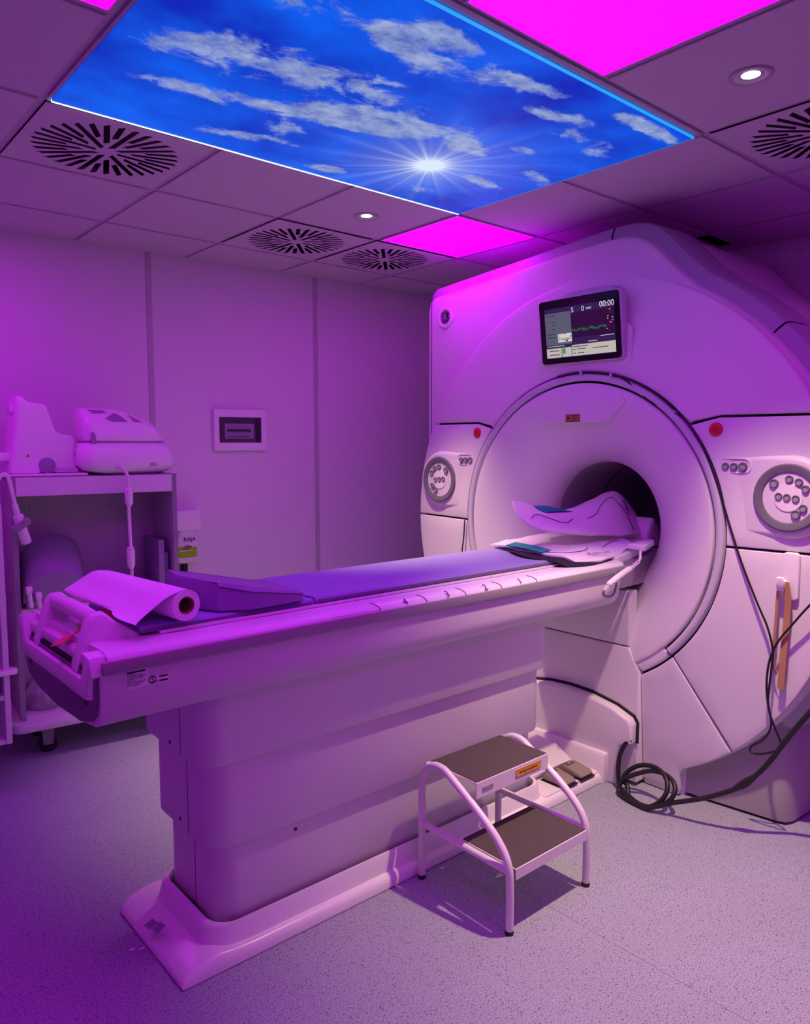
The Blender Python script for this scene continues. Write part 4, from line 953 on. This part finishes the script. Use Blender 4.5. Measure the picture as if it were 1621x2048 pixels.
cb = thing('head_coil', kw(.55, .14, ct_z), 'white domed head coil with a hanging lead on the right of the cart top', 'coil')
def csec(x0, x1, y0, y1, z, r=.07, tilt=0.):
    w_, h_ = x1-x0, y1-y0; return [Vector(((x0+x1)/2+x, (y0+y1)/2+y, z-tilt*x)) for x, y in rrect(w_, h_, min(r, h_/2.1), 6)]
obj('lower_shell', loft([csec(1.30, 1.62, 3.78, 3.98, 1.3445), csec(1.235, 1.668, 3.745, 4.0, 1.362), csec(1.203, 1.682, 3.735, 4.01, 1.392), csec(1.198, 1.682, 3.735, 4.01, 1.425), csec(1.205, 1.668, 3.742, 4.0, 1.465), csec(1.215, 1.645, 3.752, 3.99, 1.492), csec(1.24, 1.62, 3.77, 3.97, 1.503)]), 'gloss', cb, 60)
obj('upper_shell', loft([csec(1.245, 1.625, 3.770, 3.97, 1.502), csec(1.232, 1.640, 3.757, 3.98, 1.512), csec(1.230, 1.628, 3.757, 3.98, 1.54), csec(1.229, 1.603, 3.766, 3.975, 1.575, .06), csec(1.228, 1.565, 3.785, 3.965, 1.608, .05), csec(1.228, 1.50, 3.815, 3.955, 1.64, .04), csec(1.229, 1.43, 3.84, 3.945, 1.664, .03), csec(1.24, 1.41, 3.855, 3.93, 1.669, .02)]), 'gloss', cb, 50)
def onf(x, z, o_=0.):     # point on the sloping front of the upper shell
    zz = [(1.54, 3.757), (1.575, 3.766), (1.608, 3.785), (1.64, 3.815), (1.664, 3.84), (1.67, 3.85)]
    for (a, ya), (b, yb) in zip(zz, zz[1:]):
        if z <= b: t = (z-a)/(b-a); break
    return Vector((x, ya+(yb-ya)*t-.0035-o_, z))
for pts in ([(1.262, 1.661), (1.335, 1.661), (1.350, 1.648), (1.285, 1.643)], [(1.335, 1.620), (1.385, 1.648), (1.405, 1.640), (1.440, 1.606), (1.36, 1.606)], [(1.452, 1.642), (1.475, 1.628), (1.510, 1.606), (1.472, 1.606)]):
    obj('opening', prism([onf(x, z) for x, z in pts], (0, .012, 0)), 'foam', cb)
obj('latch', prism([(1.252, 3.756, 1.494), (1.272, 3.756, 1.494), (1.276, 3.762, 1.535), (1.270, 3.766, 1.552), (1.258, 3.766, 1.550)], (0, .02, 0), .002, 1), 'foam', cb)
obj('shell_joint', loft([csec(1.238, 1.641, 3.7565, 3.985, 1.5035), csec(1.238, 1.641, 3.7565, 3.985, 1.5060)], cap=False), 'screw', cb)
for q in ((1.545, 1.392), (1.545, 1.385), (1.547, 1.398)): plate('print_line', (q[0], 3.735, q[1]), (1, 0, 0), (0, 0, 1), .034, .003, 'inkgrey', cb, .0008)
obj('vent_slot', lathe([(.0, .026), (-.004, .026), (-.003, .0005)], (1.2035, 3.86, 1.43), 'x', 24), 'foam', cb)
lead = [(1.365, 3.745, 1.385), (1.375, 3.715, 1.383), (1.395, 3.700, 1.350), (1.402, 3.698, 1.30), (1.400, 3.698, 1.19), (1.402, 3.70, 1.05), (1.405, 3.70, .95), (1.408, 3.71, .84), (1.412, 3.74, .76), (1.45, 3.78, .735)]
obj('lead', tube(lead, .0085, 12, 7), 'gloss', cb, 60)
for za, zb_ in ((1.275, 1.185), (.985, .875)):
    lc = obj('lead_sleeve', lathe([(zb_, .008), (zb_+.02, .019), (za-.012, .020), (za, .016), (za+.004, .008)], (1.402, 3.699, 0), 'z', 20), 'gloss', cb, 50)
    for dx in (-.010, .010): obj('sleeve_hole', lathe([(.0, .003), (-.001, .0003)], (1.402+dx, 3.682, za-.010), 'y', 10), 'ink', lc)

# lead with plug hanging at the left front of the cart
pg = thing('hanging_plug', kw(-.005, -.04, 1.0), 'white cable plug hanging down the left front edge of the cart', 'plug')
q_ = lambda x, y: QY(x, y, 3.73)
obj('cable', tube([q_(-14, 985), q_(-4, 960), q_(8, 948), q_(17, 958), q_(24, 985), q_(30, 1012)], .009, 10, 6), 'gloss', pg, 60)
obj('plug_sleeve', tube([q_(29, 1008), q_(33, 1022), q_(36, 1032)], .013, 14, 2), 'gloss', pg, 60)
obj('plug_body', tube([q_(35, 1030), q_(40, 1045), q_(46, 1065), q_(52, 1082), q_(54, 1088)], lambda t: .023*(1 if t < .85 else 1-(t-.85)*3), 18, 5), 'gloss', pg, 60)
gr = obj('plug_grip', prism([q_(18, 1056), q_(22, 1064), q_(36, 1062), q_(59, 1046), q_(58, 1036), q_(50, 1034)], (0, -.030, 0), .006, 3, both=True), 'foam', pg, 50)
obj('lock_mark', lathe([(-.002, .005), (-.003, .0005)], q_(44, 1045)+Vector((0, -.030, 0)), 'y', 14), 'red', gr)

# foam bolster tilted up on the shelf
SH = .7225
bo = []
for k in range(9):
    t = k/8; y0 = 3.775+.25*t; zb0 = SH+.062+.16*t; xo = .925+.055*t
    sec_ = []
    for i in range(13):
        u = i/12; sec_.append(Vector((xo+.285*u, y0, zb0+.045+.060*math.sin(PI*u)-.045*math.cos(PI*u*0)*(1 if i in (0, 12) else 0)+(.0))))
    sec_ += [Vector((xo+.285, y0+.012, zb0-.03)), Vector((xo, y0+.012, zb0-.03))]
    bo.append(sec_)
tag(obj('foam_bolster', loft(bo), 'foam', None, 50), 'grey half-round foam bolster tilted up inside the cart', 'cushion')
bx_ = thing('storage_box', (1.06, 3.90, SH), 'low white box under the foam bolster on the cart shelf', 'box')
obj('box_body', prism([kw(.05, .03, SH+.0005), kw(.32, .03, SH+.0005), kw(.32, .30, SH+.0005), kw(.05, .30, SH+.0005)], (0, 0, .040), .004, 2, both=True), 'cartwhite', bx_)
obj('paper_stack', prism([kw(.07, .02, SH+.041), kw(.31, .035, SH+.041), kw(.31, .28, SH+.041), kw(.06, .28, SH+.041)], (0, 0, .009), .002, 1), 'foam', bx_)
def slab(x0, x1, y0, y1, z1, m, label):
    P = [kw(x0, y0, SH+.0005), kw(x1, y0, SH+.0005), kw(x1, y1, SH+.0005), kw(x0, y1, SH+.0005)]
    return tag(obj('foam_pad', prism(P, (0, 0, z1-SH), .004, 2, both=True), m), label, 'foam pad', 'foam pads leaning in the cart')
slab(.675, .703, .03, .30, 1.0, 'foam', 'taller grey foam pad standing at the right side inside the cart')
slab(.7045, .728, .05, .28, .930, 'foam2', 'shorter blue foam pad between the grey pad and the cart side')
tag(obj('folded_mat', prism([kw(.46, .10, SH+.0005), kw(.66, .06, SH+.0005), kw(.66, .30, SH+.0005), kw(.46, .30, SH+.0005), kw(.46, .29, SH+.14), kw(.46, .11, SH+.14)][:4], (0, 0, .055), .012, 3, both=True), 'foam2'), 'dark blue folded mat lying at the back of the cart shelf', 'mat')
wc = [(1.28, 3.80, .80), (1.30, 3.78, .845), (1.34, 3.76, .830), (1.39, 3.745, .80), (1.44, 3.745, .775), (1.50, 3.76, .755), (1.56, 3.78, .742)]
cbl = thing('coil_cable', (1.40, 3.78, SH), 'thick white coil cable lying on the cart shelf behind the paper', 'cable')
obj('cable', tube(wc, .0105, 12, 6), 'gloss', cbl, 60); obj('cable_end', tube([wc[0], Vector(wc[0]).lerp(Vector(wc[1]), .9)], .016, 14, 1, smooth=False), 'gloss', cbl, 60)
obj('cable', tube([(1.30, 3.80, .745), (1.33, 3.775, .772), (1.37, 3.765, .776), (1.43, 3.78, .765), (1.46, 3.80, .740)], .008, 10, 6), 'gloss', cbl, 60)
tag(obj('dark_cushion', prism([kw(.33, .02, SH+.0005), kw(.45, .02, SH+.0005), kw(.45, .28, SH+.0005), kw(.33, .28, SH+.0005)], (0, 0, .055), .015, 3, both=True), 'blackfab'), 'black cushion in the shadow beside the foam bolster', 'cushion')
for k, (x, lab) in enumerate(((.945, 'left white cable plug lying at the shelf front of the cart'), (.985, 'right white cable plug lying at the shelf front of the cart'))):
    kp = thing('cable_plug', (x, 3.775, SH), lab, 'plug', 'plugs on the cart shelf')
    z_ = .80-.03*k
    obj('plug_head', tube([(x-.012, 3.765, z_+.018), (x+.012, 3.765, z_+.018)], .018, 14, 1, smooth=False), 'gloss', kp, 60)
    obj('cable', tube([(x, 3.765, z_+.01), (x+.004, 3.762, z_-.03), (x+.008, 3.765, SH+.012)], .011, 10, 4), 'gloss', kp, 60)
# wrapped bag on the cart floor
bg = lathe([(.0, .085), (.03, .105), (.08, .100), (.13, .075), (.165, .035), (.18, .012)], (1.03, 3.92, .2085), 'z', 18, cap=True)
random.seed(5)
for v in bg.verts:
    if v.co.z > .215: v.co += Vector((random.uniform(-.012, .012), random.uniform(-.012, .012), random.uniform(-.008, .008)))
tag(obj('plastic_bag', bg, 'bag', None, 0), 'crumpled clear plastic bag on the bottom shelf of the cart', 'bag')

# ------------------------------------------------------------------ shelf unit at the left frame edge
su = thing('shelf_unit', (.45, 3.72, 0), 'violet-lit white shelf unit cut by the left edge of the frame', 'shelf')
obj('side_board', box(.768, .792, 3.52, 3.92, .20, 1.245, .002, 1), 'cartwhite', su)
obj('side_board', box(.05, .074, 3.52, 3.92, .20, 1.245, .002, 1), 'cartwhite', su)
obj('back_board', box(.074, .768, 3.908, 3.92, .20, 1.245), 'cartside', su)
for z in (.20, .395, .80, 1.224): obj('shelf_board', box(.074, .768, 3.525, 3.908, z, z+.020, .001, 1), 'cartwhite', su)
tr = obj('pull_out_board', prism([(.08, 3.50, .528), (.800, 3.50, .528), (.818, 3.505, .528), (.826, 3.52, .528), (.826, 3.545, .528), (.792, 3.60, .528), (.08, 3.60, .528)], (0, 0, -.022), .005, 2, both=True), 'gloss', su)
for x in (.12, .72):
    for y in (3.56, 3.87): obj('leg', lathe([(.0, .016), (.006, .020), (.20, .020)], (x, y, 0), 'z', 18, cap=True), 'edge', su)
tag(obj('black_pouch', box(.60, .75, 3.55, 3.75, .4155, .485, .02, 3), 'blackfab'), 'small black pouch on a lower shelf at the left frame edge', 'pouch')

# ------------------------------------------------------------------ things on the back wall
eb = thing('breaker_box', (2.277, ywall(2.277), 1.578), 'white wall breaker box with a smoked window', 'breaker box', rz=-.061)
def E_(name, bm, m, par=eb, sm=35): return obj(name, bm, m, par, sm, local=True)
bo_ = bmesh.new()
for (a, b, c, d) in ((-.170, .170, .077, .124), (-.170, .170, -.124, -.077), (-.170, -.138, -.077, .077), (.140, .170, -.077, .077)):
    box(a, b, -.024, -.001, c, d, bm=bo_)
bmesh.ops.remove_doubles(bo_, verts=bo_.verts[:], dist=.0005)
E_('frame', bo_, 'gloss', sm=0)
E_('window', box(-.138, .140, -.016, -.012, -.077, .077), 'window')
E_('rail_plate', box(-.10, .09, -.0185, -.016, -.052, .038), 'foam')
E_('side_label', box(.105, .134, -.018, -.016, -.07, .07), 'ink')
for k in range(8):
    sw = E_('breaker', box(-.085+.0195*k, -.085+.0195*k+.016, -.0215, -.0185, -.022, .022), 'foam')
    E_('breaker_toggle', box(-.083+.0195*k, -.083+.0195*k+.012, -.027, -.0215, -.010, .004), 'ink', sw)
E_('print_line', box(-.085, .06, -.0195, -.0185, -.043, -.039), 'ink')
E_('frame_edge', box(-.1385, .1405, -.0135, -.012, .074, .0775), 'ink')

yw = ywall(1.9)
sd = thing('soap_dispenser', (1.90, yw, 1.0), 'white wall holder with an upside-down labelled soap bottle beside the cart', 'dispenser', rz=-.061)
def D_(name, bm, m, par=sd, sm=35): return obj(name, bm, m, par, sm, local=True)
D_('holder', prism([(x+.005, -.085, z+.052) for x, z in rrect(.165, .118, .018)], (0, .084, 0), .006, 3), 'gloss', sm=50)
bt = D_('bottle', loft([[Vector((x*a+.002, -.045+y*b, z)) for x, y in rrect(2, 2, .5, 5)] for a, b, z in ((.040, .028, .0), (.055, .034, -.03), (.070, .036, -.075), (.073, .036, -.12), (.068, .035, -.165), (.055, .030, -.195), (.03, .02, -.202))]), 'bottle', sm=50)
lb_ = D_('bottle_label', prism([(-.052, -.0825, -.165), (.056, -.0825, -.165), (.060, -.0825, -.105), (-.052, -.0825, -.100)], (0, .002, 0)), 'olive', bt)
D_('label_motif', prism([(-.03, -.0835, -.12), (.012, -.0835, -.118), (.03, -.0835, -.100), (.0, -.0835, -.092), (-.02, -.0835, -.10)], (0, .001, 0)), 'card', bt)
D_('label_line', box(-.045, .030, -.0838, -.0825, -.127, -.123), 'label', bt)
text('label_text', 'RAJA', Vector((1.90, yw, 1.0))+Vector((.010, -.0845, -.060)), (1, -.061, 0), (0, 0, 1), .034, 'ink', bt)
bt.children[-1].matrix_local = Matrix.Rotation(.061, 4, 'Z')
D_('nozzle', lathe([(-.200, .012), (-.215, .022), (-.275, .019), (-.276, .001)], (-.008, -.045, 0), 'z', 20), 'black', bt, 50)

# ------------------------------------------------------------------ black cables at the scanner
k1 = thing('black_cable', (2.86, 1.5, 1.2), 'thin black cable from the bore ring down to a dangling loop on the right', 'cable')
XC = XF-.002
P = [Vector((XF-.006, *pol(RO+.001, d))) for d in (80, 90, 100, 108)]
P += [QX(x, y, XC) for x, y in ((1300, 800), (1340, 822), (1368, 836), (1392, 868), (1412, 905), (1436, 970), (1460, 1050), (1484, 1125), (1515, 1205), (1536, 1255), (1546, 1300), (1543, 1345), (1537, 1400), (1543, 1450), (1528, 1478), (1502, 1494), (1506, 1506), (1532, 1507), (1558, 1498), (1562, 1484), (1549, 1452), (1539, 1420), (1534, 1375), (1539, 1325), (1556, 1285), (1585, 1250), (1621, 1210))]
P += [Vector((2.875, .985, 1.03)), Vector((2.95, .915, 1.12)), Vector((3.12, .905, 1.20))]
obj('cable', tube(P, .0042, 8, 6), 'black', k1, 60)
obj('cable', tube([Vector((XF-.007, *pol(RO+.002, d))) for d in (98, 104, 110, 116, 122, 128, 132)], .0035, 8, 5), 'black', k1, 60)
for d in (91, 104): obj('cable_clip', tube([Vector((XF-.012, *pol(RO+.008, d))), Vector((XF-.012, *pol(RO-.008, d)))], .007, 10, 1, smooth=False), 'ring', k1)
k1b = tag(obj('black_cable', tube([QX(x, y, XF-.012) for x, y in ((930, 1040), (928, 1075), (925, 1100), (924, 1125))], .0035, 8, 5), 'black', None, 60), 'short black cable behind the table at the left of the ring', 'cable')

k2 = thing('power_cable', (2.78, 1.66, 0), 'thick black cable coiled on the floor in front of the scanner foot', 'cable')
P = [QX(1262, 1479, 2.81), QX(1250, 1490, 2.795), QX(1240, 1512, 2.785), QX(1237, 1545, 2.775), QX(1240, 1575, 2.765)]
def ell(cx, cy, rx, ry, X0_, X1_, a0, a1, n):   # coil loop leaning on the foot
    out = []
    for i in range(n):
        t = math.radians(a0+(a1-a0)*i/(n-1)); x, y = cx+rx*math.cos(t), cy-ry*math.sin(t)
        out.append(QX(x, y, X0_+(X1_-X0_)*(.5+.5*math.sin(t))))
    return out
P += ell(1290, 1572, 46, 42, 2.70, 2.80, 190, 520, 12)
P += ell(1303, 1578, 48, 36, 2.70, 2.79, 170, 470, 12)
P += ell(1292, 1580, 54, 36, 2.69, 2.77, 140, 275, 7)
P += [QX(x, y, X) for x, y, X in ((1345, 1606, 2.72), (1400, 1598, 2.74), (1440, 1588, 2.76), (1475, 1576, 2.78), (1510, 1553, 2.80), (1540, 1523, 2.82), (1575, 1478, 2.84), (1621, 1425, 2.85))]
P += [Vector((2.90, .96, .66)), Vector((3.0, .905, .78)), Vector((3.13, .900, .92))]
for p in P: p.z = max(p.z, .0105)
obj('cable', tube(P, .0098, 10, 6), 'black', k2, 60)
obj('cable_joint', tube([QX(x, y, X) for x, y, X in ((1470, 1578, 2.78), (1490, 1567, 2.79), (1510, 1553, 2.80))], lambda t: .0098+.006*math.sin(PI*min(1, max(0, t))), 12, 5), 'black', k2, 60)

# paper scraps near the table base
for (x, y, a, lab) in ((264, 1900, .3, 'tiny torn paper scrap by the left nose of the table base'), (285, 1898, 1.1, 'tiny paper scrap right of another at the table base nose'), (885, 1737, .2, 'white paper scrap under the step stool'), (1000, 1752, .9, 'larger paper scrap in the shadow of the step stool')):
    c = QZ(x, y, .0); r_ = .012 if x < 900 else .020
    pts = [(c.x+r_*k*math.cos(a+t), c.y+r_*k*.6*math.sin(a+t), .0008) for t, k in ((0, 1), (1.1, .8), (2.2, 1.1), (3.3, .7), (4.6, 1))]
    tag(obj('paper_scrap', prism(pts, (0, 0, .0012)), 'label', None, 0), lab, 'paper scrap', 'paper scraps on the floor')
for (x, y, z) in ((302, 1852, .052), (318, 1858, .054)):
    c = QZ(x, y, z); plate('tape_piece', c+Vector((0, 0, .006)), (1, .2, .25), (-.2, 1, 0), .030, .030, 'foam', tb, .0006)
